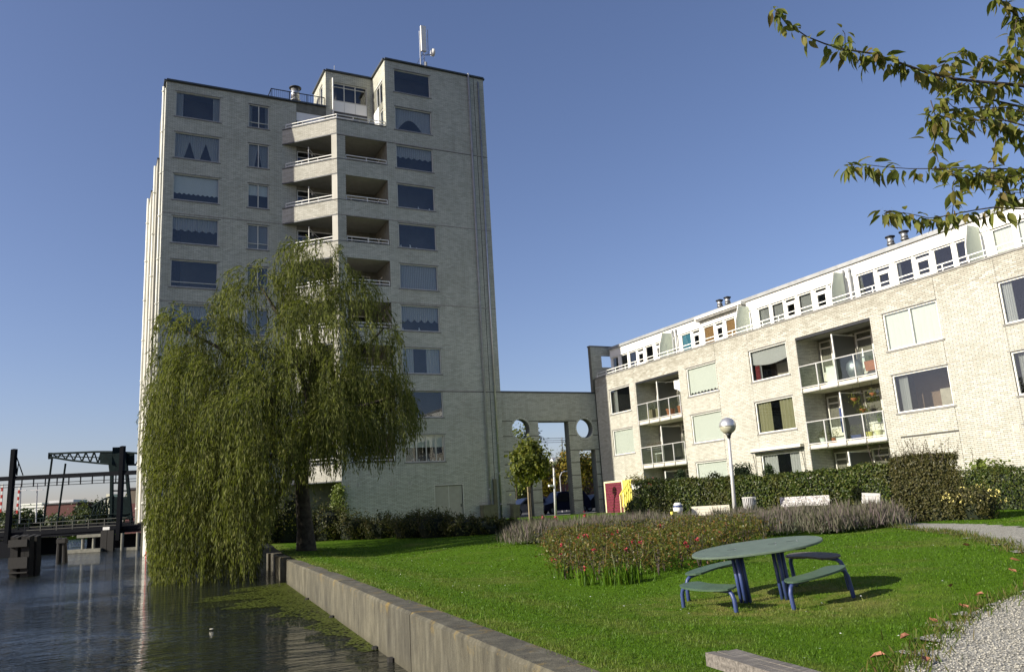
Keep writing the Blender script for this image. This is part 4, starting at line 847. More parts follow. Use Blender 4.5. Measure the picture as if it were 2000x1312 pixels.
# ---- weeping willow
def willow():
    g = gp(598, 1074); D = float(MC[2]@g); th = thing('willow_tree', 'large weeping willow trailing its branches into the canal', 'tree', g)
    w = lambda x, y, o=0.0: deep(x, y, D+o)
    t = MB(); t.tube([g-(0, 0, .4), w(598, 1066), w(596, 1030), w(592, 985), w(589, 935), w(596, 860, .2), w(610, 740, .3), (w(620, 600, .3))], [.46, .38, .31, .27, .26, .21, .15, .07], 12, False); t.build('trunk', M['bark'], th, True)
    LIMBS = [[(590, 940, 0), (570, 885, -.6), (500, 893, -1.6), (420, 860, -2.2)], [(588, 925, 0), (560, 935, -.6), (545, 962, -1), (530, 1000, -1.2), (500, 1015, -1.5), (440, 1025, -2)], [(592, 880, .1), (520, 760, -.8), (430, 680, -1.4), (350, 640, -1.2)], [(600, 830, .2), (680, 720, .6), (750, 640, .8)],
             [(596, 870, .2), (660, 800, -1), (720, 790, -1.4), (780, 770, -1)], [(604, 780, .2), (560, 640, .8), (510, 560, 1)], [(594, 890, 0), (500, 800, 1.6), (400, 780, 2.4)], [(600, 850, .2), (640, 860, -1.4), (662, 895, -2)], [(560, 948, -.6), (520, 948, -1.2), (478, 985, -1.6)]]
    for L in LIMBS:
        b = MB(); n = len(L); b.tube([w(*p) for p in L], [.15*(1-.78*i/(n-1)) for i in range(n)], 7, False); b.build('branch', M['bark'], th, True)
    DOM = [(622, 452, 88, .3), (500, 520, 105, 0), (560, 490, 90, 1.4), (385, 592, 95, -.4), (335, 660, 62, 0), (700, 540, 95, .8), (742, 640, 52, .2), (775, 768, 50, -.2), (610, 560, 140, -1.6), (450, 640, 130, -2), (560, 700, 150, -3.0), (690, 690, 90, -2.2), (360, 790, 92, -2),
           (335, 900, 62, -1), (410, 860, 110, -2.8), (480, 950, 62, -2.4), (650, 780, 80, -2.4), (745, 790, 60, -1.6), (520, 830, 110, -3.2), (330, 740, 60, 1.6), (420, 700, 130, 2.2), (600, 640, 150, 2.4), (720, 720, 90, 2.0), (500, 780, 120, 2.8), (430, 1010, 90, -2.2), (345, 1020, 52, -1.5),
           (350, 960, 60, -2.2), (400, 930, 80, -1.2), (450, 905, 90, -3.2), (320, 985, 40, -.6), (480, 1010, 50, -1.6), (620, 720, 120, 0), (400, 760, 110, 0), (520, 640, 120, 0), (330, 830, 50, 0)]
    Pl = []; Tl = []; Sv = []; Sf = []
    bx = [200, 258, 276, 288, 296, 330, 420, 500, 515, 545, 585, 640, 668, 690, 745, 790, 835, 850]; by = [790, 830, 900, 1060, 1150, 1165, 1160, 1125, 1060, 980, 925, 915, 925, 890, 905, 868, 850, 800]
    tx = [240, 262, 276, 288, 300, 330, 400, 425, 432, 480, 530, 545, 590, 625, 655, 680, 720, 770, 788, 795, 812, 830, 850]
    ty_ = [770, 745, 700, 640, 592, 578, 588, 556, 515, 502, 500, 466, 442, 432, 452, 515, 535, 585, 640, 700, 760, 800, 830]
    ry_, rx_ = [440, 520, 560, 600, 700, 760, 800, 835, 900], [660, 690, 748, 770, 780, 794, 812, 818, 780]; ly_, lx_ = [440, 520, 590, 640, 700, 800, 900, 1000, 1150], [590, 430, 312, 302, 296, 284, 284, 288, 292]
    for cx, ty, rx, o in DOM:
        n = int(np.clip(rx*.145, 7, 22)); ry = rx*.72
        c = w(cx, ty+ry, o); R = rx/1569.4*(D+o)
        for _ in range(n):
            a = rng.uniform(0, 2*PI); e = math.asin(rng.random()**.7)
            dx, dyy, dz = math.cos(a)*math.cos(e), math.sin(a)*math.cos(e), math.sin(e); k = rng.uniform(.55, 1.0)
            p0 = c+np.array([dx*R, dyy*R, dz*ry/1569.4*(D+o)])*k; L0 = rng.uniform(1.2, 4.4)*(.7 if ty < 600 else 1.0); sway0 = rng.normal(size=2)*.03
            for _b in range(int(rng.integers(8, 18))):
                p = p0+rng.normal(size=3)*(.13, .13, .14); v = np.array([dx*.45+rng.normal()*.2, dyy*.45+rng.normal()*.2, .5*rng.random()]); step = .12; m_ = max(5, int(L0*rng.uniform(.55, 1.1)/step)); sway = sway0+rng.normal(size=2)*.02
                pts = [p]
                for i in range(m_):
                    v = v*.80+np.array([sway[0], sway[1], -.9])*.28; v /= max(1e-6, np.linalg.norm(v)); pts.append(pts[-1]+v*step)
                P = np.array(pts); pj = project(P); lim = np.interp(pj[:, 0], bx, by)+rng.normal()*18; lim2 = np.interp(pj[:, 0], tx, ty_)+abs(rng.normal())*7
                ok = (pj[:, 1] < lim) & (P[:, 2] > WATER+.03); k2 = len(P) if ok.all() else int(np.argmin(ok))
                P = P[:k2]; sel = (pj[:k2, 1] > lim2[:k2]) & (pj[:k2, 0] < np.interp(pj[:k2, 1], ry_, rx_)+abs(rng.normal())*9) & (pj[:k2, 0] > np.interp(pj[:k2, 1], ly_, lx_)-abs(rng.normal())*7) if k2 else np.zeros(0, bool)
                if sel.sum() < 4: continue
                T = np.gradient(P, axis=0)[sel]; P = P[sel]; Pl.append(P+rng.normal(size=P.shape)*.02); Tl.append(T)
                if rng.random() < .4:
                    b = len(Sv); q = P[::4]
                    for s_ in q: Sv += [s_+(-.006, 0, 0), s_+(.006, .004, 0)]
                    Sf += [(b+2*i, b+2*i+1, b+2*i+3, b+2*i+2) for i in range(len(q)-1)]
    P = np.concatenate(Pl); T = np.concatenate(Tl); P = np.concatenate([P, P+rng.normal(size=P.shape)*.035]); T = np.concatenate([T, T])
    n = len(P); T /= np.linalg.norm(T, axis=1, keepdims=True)+1e-9
    A = T*1.0+rng.normal(size=(n, 3))*.26+(0, 0, -.30); A /= np.linalg.norm(A, axis=1, keepdims=True); N = rng.normal(size=(n, 3)); B = np.cross(A, N); B /= np.linalg.norm(B, axis=1, keepdims=True)+1e-9
    s = rng.uniform(.13, .24, (n, 1)); wd = s*.085
    V = np.stack([P, P+A*s*.45+B*wd, P+A*s, P+A*s*.45-B*wd], 1).reshape(-1, 3)
    npobj('crown', V, np.arange(4*n).reshape(-1, 4), M['foliage_willow'], th, kind='stuff')
    npobj('hanging_twigs', np.array(Sv), np.array(Sf), M['foliage_willow_stem'], th, kind='stuff')
    return n
NW = willow()

# ---- round-headed young tree by the gateway
def round_tree(name, label, base, h0, R, n, mat, size, tr=.06, seed=1, stake=False, squash=1.0, cat='tree', trunkmat='bark', group=None):
    base = np.array(base, float); th = thing(name, label, cat, base, group); c = base+(0, 0, h0+R*.9*squash)
    t = MB(); t.tube([base-(0, 0, .2), base+(0, 0, h0*.6), base+(.03, .02, h0+R*.5), c+(0, 0, R*.3)], [tr, tr*.85, tr*.7, tr*.25], 8, False)
    r = np.random.default_rng(seed)
    for i in range(9): a = r.uniform(0, 6.28); e = c+np.array([math.cos(a)*R*.7, math.sin(a)*R*.7, r.uniform(-.3, .6)*R]); s = base+(0, 0, h0*r.uniform(.8, 1.1)); t.tube([s, (s+e)/2+(0, 0, .1*R), e], [tr*.4, tr*.3, tr*.1], 5, False)
    t.build('trunk', M[trunkmat], th, True)
    P, N = clumps(c, (R*.88, R*.88, R*.85*squash), n//90, 90, R*.19, seed, .42); V, F = leafquads(P, size*r.uniform(.6, 1.3, len(P)), N, 1.0, .75); npobj('crown', V, F, M[mat], th, kind='stuff')
    if stake: f = MB(); f.tube([base+(-.12, .05, -.2), base+(-.10, .05, h0*.98)], .045, 7); f.build('stake', M['palewood'], th)
    return th
def at_depth(x, y, D):
    p = deep(x, y, D); p[2] = float(terr(p[0], p[1])); return p
round_tree('young_tree', 'young round-headed tree on a pale stem in front of the gateway', at_depth(1038, 1000, 44), 1.95, 1.22, 4600, 'foliage_tree', .19, .055, 3, True, 1.15)

# ---- dark shrubs along the tower foot
GR = 'shrubs along the foot of the tower'
for i, (x, yb, yt, w, lab) in enumerate([(515, 1062, 985, .9, 'dark shrub under the willow at the canal end of the bed'), (560, 1060, 940, 1.15, 'tall dark shrub just left of the willow trunk'), (640, 1056, 985, 1.0, 'dark shrub just right of the willow trunk'), (690, 1054, 1003, .95, 'low shrub under the climbing ivy corner of the tower'), (745, 1052, 1006, 1.0, 'low shrub below the left square wall vent'), (800, 1051, 1003, 1.0, 'low shrub below the right square wall vent'), (850, 1050, 998, 1.05, 'leafy shrub covering the foot of the grey double door'), (905, 1047, 1008, .95, 'low dark shrub right of the grey double door'), (950, 1044, 1012, .85, 'low dark shrub in front of the utility cabinet'), (990, 1040, 1014, .7, 'small dark shrub beside the lavender bed')]):
    g = gp(x, yb); D = float(MC[2]@g)+w*.6; c = at_depth(x, yb, D); h = (yb-yt)/1569*D
    bush('shrub', lab, c, (w*1.15, w, h/1.75), 3600, 'foliage_dark', .10, 20+i, group=GR)
iv = thing('climbing_ivy', 'pale green ivy climbing the lit corner of the tower', 'climber', (13.6, YR-.1, -.7))
P = np.concatenate([np.array([13.55, YR-.12, z])+rng.normal(size=(70, 3))*(.30*(1-(z+.7)/4.2)+.08, .16, .12) for z in np.linspace(-.6, 1.95, 22)]); V, F = leafquads(P, .13, np.array([-.4, -.7, .3]), .8, .7); npobj('foliage', V, F, M['foliage_light'], iv, kind='stuff')
f = MB(); f.tube([(13.6, YR-.05, -.9), (13.62, YR-.06, .6), (13.58, YR-.05, 1.9)], [.03, .02, .01], 6); f.build('stem', M['twig'], iv)

# ---- hedges in front of the low block
def hz(x, y, D, z=None):
    p = deep(x, y, D); p[2] = float(terr(p[0], p[1])) if z is None else z; return p
def top_h(x, y, D): return float(deep(x, y, D)[2]-terr(*deep(x, y, D)[:2]))
HP = [(1252, 942, 32), (1320, 940, 31.5), (1420, 936, 30.5), (1560, 928, 29), (1660, 917, 28), (1745, 905, 26.5)]
hedge('garden_hedge', 'long clipped green hedge before the low white block', [hz(x, y, D) for x, y, D in HP], 1.3, [top_h(x, y, D) for x, y, D in HP], 30000, 'foliage_hedge', .085, 3, .06)
HP = [(1752, 898, 23.2), (1852, 890, 22.6)]
hedge('tall_hedge', 'tall brownish block of hedge with loose sprigs on its top', [hz(x, y, D) for x, y, D in HP], 1.25, [top_h(x, y, D) for x, y, D in HP], 11000, 'foliage_tall', .062, 5, .05, 60)
HP = [(1845, 926, 27.5), (1930, 919, 26.5), (2050, 912, 25.0), (2300, 900, 22)]
hedge('low_hedge', 'low clipped hedge at the right with lawn in front', [hz(x, y, D) for x, y, D in HP], 1.2, [top_h(x, y, D) for x, y, D in HP], 15000, 'foliage_hedge', .07, 8, .04)
c = hz(1908, 1010, 21.8); bush('flowering_shrub', 'rounded shrub dotted with pale yellow flowers beside the tall hedge', c, (.82, .75, .50), 4600, 'foliage_tall', .07, 31, flowers=('petal_yellow', 60, .034))
c = hz(1930, 920, 30); bush('laurel_shrub', 'light green shrub rising behind the low hedge', c, (.95, .7, .92), 2200, 'foliage_light', .16, 33)
c = hz(1300, 1000, 37); 
for i, (x, yt, D, w, lab, mt) in enumerate([(1447, 906, 36, .42, 'dark clipped conifer block standing above the hedge', 'foliage_conifer'), (1500, 908, 36, .50, 'dark pointed conifer in front of the curtained window', 'foliage_conifer'), (1395, 925, 37, .62, 'leafy green shrub before the pale ground floor window', 'foliage_hedge'), (1328, 918, 38, .32, 'narrow dark shrub inside the ground floor balcony recess', 'foliage_conifer'), (1243, 975, 37, .5, 'small round green shrub beside the red play hut', 'foliage_hedge')]):
    p = hz(x, yt, D); h = float(deep(x, yt, D)[2]-p[2]); th = thing('shrub', lab, 'shrub', p); P = []; 
    n = 2600; z = rng.random(n); rr = w*(1.0 if i == 0 else (1.25*(1-z)**.7+.08 if i in (1,) else np.sqrt(np.maximum(.05, 1-(2*z-1)**2)))); a = rng.uniform(0, 6.28, n)
    P = np.stack([p[0]+rr*np.cos(a), p[1]+rr*np.sin(a), p[2]+z*h], 1)+rng.normal(size=(n, 3))*.05; V, F = leafquads(P, .085, np.stack([np.cos(a), np.sin(a), .4+0*a], 1), .8, .6); npobj('foliage', V, F, M[mt], th, kind='stuff')
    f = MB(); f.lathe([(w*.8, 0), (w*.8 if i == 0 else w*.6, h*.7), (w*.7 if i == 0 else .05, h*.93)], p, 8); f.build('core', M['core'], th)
c = hz(1395, 930, 36.6); T = MB(); Q = []
sp = thing('grass_plume', 'thin feathery sprigs sticking up before the pale ground floor window', 'ornamental grass', c)
for _ in range(26):
    b0 = c+np.array([rng.normal()*.5, rng.normal()*.3, 1.0]); e = b0+np.array([rng.normal()*.25, rng.normal()*.2, rng.uniform(.5, 1.1)]); T.tube([b0, e], [.012, .004], 4, False); Q += [b0+(e-b0)*u+rng.normal(size=3)*.03 for u in np.linspace(.1, 1, 12)]
T.build('stem', M['foliage_willow_stem'], sp, kind='stuff'); V, F = leafquads(np.array(Q), .07, None, 1, .4); npobj('leaves', V, F, M['foliage_hedge'], sp, kind='stuff')

# ---- lavender and rose beds
LAVF = [gp(*p)[:2] for p in [(996, 1050), (1010, 1064), (1075, 1068), (1200, 1062), (1350, 1052), (1480, 1048), (1600, 1044), (1700, 1036), (1748, 1026)]]
LAVB = [deep(x, y, D)[:2] for x, y, D in [(1748, 1010, 24.0), (1640, 1010, 24.6), (1500, 1010, 25.5), (1350, 1010, 27), (1200, 1010, 29), (1090, 1010, 31), (1010, 1015, 30), (994, 1030, 27.5)]]
LAV = np.array(LAVF+LAVB)
ROSEF = [gp(*p)[:2] for p in [(1062, 1090), (1075, 1118), (1115, 1140), (1180, 1148), (1260, 1146), (1335, 1134), (1372, 1112), (1430, 1096), (1500, 1076), (1490, 1050)]]; ROSEB = [gp(*p)[:2] for p in [(1400, 1046), (1300, 1050), (1200, 1056), (1110, 1066)]]
ROSE = np.array(ROSEF+ROSEB)
def in_poly_pts(poly, n, seed):
    r = np.random.default_rng(seed); lo, hi = poly.min(0), poly.max(0); X = r.uniform(lo[0], hi[0], n*6); Y = r.uniform(lo[1], hi[1], n*6); k = inside(poly, X, Y); return X[k][:n], Y[k][:n]
def spikes(x, y, z, h, wd, lean, mat, name, par, **k):
    n = len(x); P = np.stack([x, y, z], 1); a = rng.uniform(0, 6.28, n); D = np.stack([np.cos(a)*lean, np.sin(a)*lean, np.ones(n)], 1)*h[:, None]; b = rng.uniform(0, 6.28, n); B = np.stack([np.cos(b), np.sin(b), 0*b], 1)*wd[:, None]
    V = np.stack([P-B*.35, P+B*.35, P+D*.7+B*.5, P+D, P+D*.7-B*.5], 1).reshape(-1, 3); i = np.arange(n)[:, None]*5
    F = np.concatenate([i+np.array([0, 1, 2, 4]), i+np.array([4, 2, 3, 3])], 0)
    me = bpy.data.meshes.new(name); off = np.array(wloc(par)) if par is not None else 0
    tri = np.concatenate([i+np.array([0, 1, 2]), i+np.array([0, 2, 4]), i+np.array([4, 2, 3])], 0); setmesh(me, V-off, tri, M[mat]); return tag(link(bpy.data.objects.new(name, me), par), **k)
lav = thing('lavender_bed', 'wide bed of faded grey purple lavender across the lawn', 'flower bed', (*LAV.mean(0), float(terr(*LAV.mean(0)))))
cx, cy = in_poly_pts(LAV, 330, 3)   # mounds
mh = rng.uniform(.34, .68, len(cx)); m = 190
X = np.repeat(cx, m)+rng.normal(size=len(cx)*m)*.24; Y = np.repeat(cy, m)+rng.normal(size=len(cx)*m)*.24; r2 = np.hypot(X-np.repeat(cx, m), Y-np.repeat(cy, m)); H = np.repeat(mh, m)*np.clip(1.12-r2*.9, .35, 1.1)*rng.uniform(.75, 1.2, len(X))
spikes(X, Y, terr(X, Y)+H*.30, H*.72, rng.uniform(.010, .022, len(X)), rng.uniform(.1, .55, len(X)), 'foliage_lav', 'flower_stems', lav, kind='stuff')
X2 = np.repeat(cx, 60)+rng.normal(size=len(cx)*60)*.22; Y2 = np.repeat(cy, 60)+rng.normal(size=len(cx)*60)*.22; V, F = leafquads(np.stack([X2, Y2, terr(X2, Y2)+rng.uniform(.04, .34, len(X2))], 1), .085, None, 1, .35); npobj('foliage', V, F, M['foliage_lav_base'], lav, kind='stuff')
ros = thing('rose_bed', 'bed of low rose bushes with red blooms behind the picnic table', 'flower bed', (*ROSE.mean(0), float(terr(*ROSE.mean(0)))))
cx, cy = in_poly_pts(ROSE, 150, 5); mh = rng.uniform(.42, .60, len(cx)); m = 190; X = np.repeat(cx, m)+rng.normal(size=len(cx)*m)*.17; Y = np.repeat(cy, m)+rng.normal(size=len(cx)*m)*.17; Zh = np.repeat(mh, m)*rng.random(len(X))**.75
V, F = leafquads(np.stack([X, Y, terr(X, Y)+.05+Zh], 1), .055*rng.uniform(.6, 1.4, len(X)), np.array([0, 0, .7]), 1, .6); npobj('foliage', V, F, M['foliage_rose'], ros, kind='stuff')
T = MB()
for a, b, h in zip(np.repeat(cx, 3), np.repeat(cy, 3), np.repeat(mh, 3)):
    z = float(terr(a, b)); T.tube([(a, b, z), (a+random.gauss(0, .1), b+random.gauss(0, .1), z+h)], [.008, .004], 4, False)
T.build('stems', M['twig'], ros, kind='stuff')
X, Y = in_poly_pts(ROSE, 900, 8); spikes(X[:500], Y[:500], terr(X[:500], Y[:500])+.3, rng.uniform(.15, .4, 500), rng.uniform(.006, .012, 500), rng.uniform(.1, .4, 500), 'foliage_rose', 'shoots', ros, kind='stuff')
blade = [gp(x, y)[:2] for x, y in ((1205, 1138), (1222, 1140), (1240, 1138), (1190, 1142), (1100, 1130), (1150, 1142))]
X = np.concatenate([p[0]+rng.normal(size=60)*.10 for p in blade]); Y = np.concatenate([p[1]+rng.normal(size=60)*.10 for p in blade]); spikes(X, Y, terr(X, Y), rng.uniform(.15, .36, len(X)), rng.uniform(.012, .02, len(X)), rng.uniform(.05, .3, len(X)), 'grass', 'tall_grass', ros, kind='stuff')
for (x, y) in [(1083, 1096), (1097, 1063), (1147, 1045), (1160, 1074), (1195, 1042), (1206, 1036), (1223, 1073), (1290, 1027), (1338, 1060), (1343, 1066), (1360, 1053), (1380, 1034), (1405, 1037), (1140, 1047), (1130, 1048), (1095, 1081), (1235, 1057), (1142, 1108), (1250, 1058), (1180, 1045)]:
    g = gp(x, y+34 if y > 1050 else y+22); D = float(MC[2]@g); q = deep(x, y, D); q[2] = max(q[2], terr(q[0], q[1])+.3); q = deep(x, y, float(np.clip(.74*1569/(y-963), 11.8, 15.5))); V, F = leafquads(q+rng.normal(size=(9, 3))*.014, .034, None, 1, .8); npobj('flower', V, F, M['petal_red'], ros)
for (x, y) in [(1061, 1010), (1142, 1006), (1147, 1017), (1085, 1014)]:
    q = deep(x, y, 28.0); V, F = leafquads(q+rng.normal(size=(10, 3))*.05, .10, None, 1, .8); npobj('flower', V, F, M['petal_red'], lav)

# ---- lawn grass: blades, finer and denser near the camera
n = 330000; rr = np.exp(rng.uniform(math.log(3.0), math.log(36), n)); aa = np.radians(rng.uniform(-14, 70, n)); X = rr*np.sin(aa); Y = rr*np.cos(aa)
dq = X-quay_x(Y); k = (dq > .34+.05*rng.normal(size=n)) & (Y < 45) & (X < 30) & ~inside(PATH, X+.05*np.sin(Y*9), Y) & ~inside(LAV, X, Y) ; X, Y, rr, dq = X[k], Y[k], rr[k], dq[k]; n = len(X)
tuft = .5+.5*np.sin(X*3.1+1.7*np.sin(Y*2.3))*np.sin(Y*2.7+1.3*np.sin(X*1.9)); near_path = np.exp(-np.minimum(1, np.abs(dq-.45)/.3)*2)
h = rng.uniform(.010, .030, n)*(.8+.5*tuft)*(1+1.0*near_path)*np.where(rng.random(n) < .012, 2.2, 1); wd = .0035*np.maximum(1, rr/5.0)
a = rng.uniform(0, 6.28, n); lean = rng.uniform(.1, .9, n); P = np.stack([X, Y, terr(X, Y)-.005], 1); b = rng.uniform(0, 6.28, n); B = np.stack([np.cos(b), np.sin(b), 0*b], 1)*wd[:, None]
V = np.stack([P-B, P+B, P+np.stack([np.cos(a)*lean, np.sin(a)*lean, np.ones(n)], 1)*h[:, None]], 1).reshape(-1, 3)
npobj('grass', V, np.arange(3*n).reshape(-1, 3), M['grass'], kind='stuff', label='short green lawn grass', cat=None)
# weeds along the path edge, daisies
ex = []; 
for p, q in zip(inner, inner[1:]):
    for t in np.arange(0, 1, .06/max(.06, np.linalg.norm(q-p))): ex.append(p+(q-p)*t)
ex = np.array(ex); ex = np.repeat(ex, 11, 0)+rng.normal(size=(len(ex)*11, 2))*.12; spikes(ex[:, 0], ex[:, 1], terr(ex[:, 0], ex[:, 1]), rng.uniform(.04, .13, len(ex)), rng.uniform(.006, .013, len(ex)), rng.uniform(.2, 1.0, len(ex)), 'weeds', 'edge_weeds', None, kind='stuff')
n = 260; X = rng.uniform(4.5, 13, n); Y = rng.uniform(3.5, 26, n); k = (X-quay_x(Y) > .6) & ~inside(PATH, X, Y) & ~inside(ROSE, X, Y) & ~inside(LAV, X, Y); X, Y = X[k], Y[k]; V, F = leafquads(np.stack([X, Y, terr(X, Y)+.055], 1), .022, np.array([0, 0, 1.]), .3, 1.0); npobj('daisies', V, F, M['white'], kind='stuff')
# duckweed against the wall
n = 17000; Y = rng.uniform(12, 27, n); w0 = np.interp(Y, [12, 14, 17, 20, 23, 26, 27], [.25, .5, .75, 1.5, 2.6, 2.0, .2])*(.8+.3*np.sin(Y*2.2)+.15*np.sin(Y*5)); X = quay_x(Y)-rng.random(n)**1.5*w0-.01
k = rng.random(n) < np.interp(Y, [12, 15, 19, 21, 25, 27], [.12, .2, .35, 1, 1, .3]); X, Y = X[k], Y[k]; V, F = leafquads(np.stack([X, Y, np.full(len(X), WATER+.012)], 1), .075*rng.uniform(.5, 1.3, len(X)), np.array([0, 0, 1.0]), .02, .9); V[:, 2] = WATER+.010+rng.random(len(V))*.006; npobj('duckweed', V, F, M['duckweed'], kind='stuff')

# ================================================================== FURNITURE ON THE LAWN
# picnic table stands on a slope, so it leans
TC = np.array([8.947, 9.543, -1.566])*.83; TN = np.array([-.132, -.013, .991]); TN /= np.linalg.norm(TN)
TU = np.array([.714, -.695, .086]); TU -= TN*(TU@TN); TU /= np.linalg.norm(TU); TV = np.cross(TN, TU)
tp = lambda u, v, h: TC+TU*u+TV*v+TN*h
tbl = thing('picnic_table', 'oval green picnic table on clustered blue tube legs', 'table', TC)
f = MB(); N = 56; hh = .645
ring = lambda k, h: [tp(.80*k*math.copysign(abs(math.cos(t))**.92, math.cos(t)), .50*k*math.copysign(abs(math.sin(t))**.92, math.sin(t))+.03, h) for t in np.linspace(0, 2*PI, N, endpoint=False)]
R0, R1, R2, R3 = ring(.985, hh-.030), ring(1.0, hh-.024), ring(1.0, hh-.006), ring(.988, hh)
f.add(R0+R1+R2+R3, [tuple(reversed(range(N))), tuple(range(3*N, 4*N))]+[(q*N+i, q*N+(i+1) % N, (q+1)*N+(i+1) % N, (q+1)*N+i) for q in range(3) for i in range(N)]); f.build('tabletop', M['table_green'], tbl)
for s, cu, cv in ((-1, -.25, -.05), (1, .24, .0)):
    for du_, dv in ((-.052, .006), (.0, -.046), (.052, .002), (.004, .05)):
        f = MB(); f.tube([tp(cu+du_, cv+dv, -.12), tp(cu+du_, cv+dv, hh-.03)], .024, 10); f.build('leg', M['blue'], tbl, True)
    f = MB(); f.obox(tp(cu, cv, hh-.05), (TU, TV, TN), (.10, .24, .018)); f.build('bracket', M['darkmetal'], tbl)
f = MB(); f.obox(tp(.52, .03, hh-.052), (TU, TV, TN), (.06, .20, .02)); f.build('bracket', M['darkmetal'], tbl)
for x, y_ in ((-.25, -.05), (-.25, .08), (.24, -.04), (.24, .10), (.5, .0), (.5, .09)): f = MB(); f.tube([tp(x, y_, hh-.002), tp(x, y_, hh+.004)], .009, 8); f.build('bolt', M['steel'], tbl)
for x in (-.3, .2, .42): f = MB(); f.obox(tp(x, .05+.1*x, hh+.0), (TU, TV, TN), (.05, .008, .0015)); f.build('slot', M['darkmetal'], tbl)
def seat_bench(a0, a1, label, mat, hs=.365, ri=.72, ro=.99):
    a0, a1 = math.radians(a0), math.radians(a1); mid = (a0+a1)/2
    ctr = tp(1.06*.86*math.cos(mid), .86*math.sin(mid), 0); th = thing('bench', label, 'bench', ctr, 'curved benches round the picnic table')
    n = 22; pi, po = [], []
    for i in range(n+1):
        t = i/n; a = a0+(a1-a0)*t; e = math.sqrt(max(0.0, 1-(2*t-1)**6)); m_ = (ri+ro)/2; w = (ro-ri)/2*(.35+.65*e) if 0 < i < n else (ro-ri)/2*.35
        pi.append((1.08*(m_-w)*math.cos(a), (m_-w)*math.sin(a))); po.append((1.08*(m_+w)*math.cos(a), (m_+w)*math.sin(a)))
    poly = pi+po[::-1]; k = len(poly); f = MB(); f.add([tp(u, v, hs-.022) for u, v in poly]+[tp(u, v, hs) for u, v in poly], [])
    for i in range(n):
        for o, fl in ((0, 1), (k, 0)):
            q = (o+i, o+i+1, o+k-2-i, o+k-1-i); f.f.append(q if fl else q[::-1])
    f.f += [(i, (i+1) % k, k+(i+1) % k, k+i) for i in range(k)]; f.build('seat', M[mat], th)
    for t, s in ((.06, 1), (.94, -1)):
        a = a0+(a1-a0)*t; b = a+s*math.radians(9); P = lambda r, aa, h: tp(1.08*r*math.cos(aa), r*math.sin(aa), h); m_ = (ri+ro)/2+.05
        aa = a-s*math.radians(3.5)
        g = MB(); g.tube([P(m_+.06, aa, -.14), P(m_+.05, aa, .10), P(m_+.04, aa, .235), P(m_+.025, aa+s*.02, .29), P(m_, aa+s*.055, .322), P(m_-.04, b, .33), P(m_-.05, b+s*.06, .33)], .0255, 10); g.build('leg', M['blue'], th, True)
        g = MB(); g.obox(P(m_-.05, b, .331), (TU, TV, TN), (.07, .07, .008)); g.build('bracket', M['darkmetal'], th)
    return th
seat_bench(197, 251, 'curved green bench at the near left of the picnic table', 'bench_green')
seat_bench(287, 341, 'curved green bench at the near right of the picnic table', 'bench_green')
seat_bench(110, 161, 'curved green bench at the far left, against the roses', 'bench_green')
seat_bench(17, 68, 'worn brown bench at the far right of the picnic table', 'bench_worn')

# weathered plank bench cut by the bottom edge of the frame
A, B, Cc, Dd = [onZ(x, y, -.9) for x, y in ((1379, 1274), (1440, 1267), (1640, 1320), (1470, 1311))]
pb = thing('plank_bench', 'weathered grey plank bench at the bottom edge of the photo', 'bench', (A[0], A[1], float(terr(A[0], A[1]))))
ax = (Cc-B); ax[2] = 0; Lx = 2.2; ax /= np.linalg.norm(ax); e0 = (A+B)/2; wd = np.array([-ax[1], ax[0], 0]); half = abs((B-A)@wd)/2
f = MB(); nseg = 8
for i in range(3):
    o = (i-1)*half*2/3; f = MB(); sh = .01*(i-1); cs = []
    for s in np.linspace(0, Lx, nseg+1):
        c = e0+ax*(s-.02*(i == 0))+wd*o; hw = half/3-.003
        cs.append([c-wd*hw+(0, 0, -.075), c+wd*hw+(0, 0, -.075), c+wd*hw+np.array([0, 0, .002*math.sin(s*9+i)]), c-wd*hw+np.array([0, 0, .003*math.sin(s*7+i*2)])])
    for p, q in zip(cs, cs[1:]):
        for t in range(4): f.quad(p[t], p[(t+1) % 4], q[(t+1) % 4], q[t])
    f.quad(*cs[0]); f.quad(*cs[-1]); f.build('plank', M['oldwood'], pb)
for s in (.45, 1.8): c = e0+ax*s; f = MB(); f.obox(c+np.array([0, 0, -.25]), (ax, wd, (0, 0, 1)), (.05, half*.8, .175)); f.build('leg', M['concrete'], pb)

# lamps
def lamp(label, px, pyb, ptop, D, r, pole_r, grp='globe lamps'):
    b = at_depth(px, pyb, D); top = deep(px-.0, ptop, D); th = thing('street_lamp', label, 'street lamp', b, grp); lean = deep(ptop[0] if isinstance(ptop, tuple) else px, ptop, D) if not isinstance(ptop, tuple) else None
    c = np.array([top[0], top[1], top[2]-r]) 
    f = MB(); f.tube([b-(0, 0, .2), b+(c-b)*.33, c-(0, 0, r*.95)], [pole_r*1.25, pole_r*1.1, pole_r*.85], 12); f.build('pole', M['grey_post'], th, True)
    f = MB(); f.lathe([(pole_r*1.1, -r*1.35), (pole_r*1.5, -r*1.1), (r*.42, -r*.93)], c, 16); f.build('collar', M['darkmetal'], th, True)
    f = MB(); f.lathe([(r*math.cos(math.radians(t)), r*math.sin(math.radians(t))) for t in range(-66, -3, 6)], c, 28); f.build('globe', M['globe_glass'], th, True)
    f = MB(); f.lathe([(1.025*r*math.cos(math.radians(t)), 1.02*r*math.sin(math.radians(t))) for t in range(-4, 90, 6)], c, 28); f.build('globe_cap', M['globe_metal'], th, True)
    return th, b, c
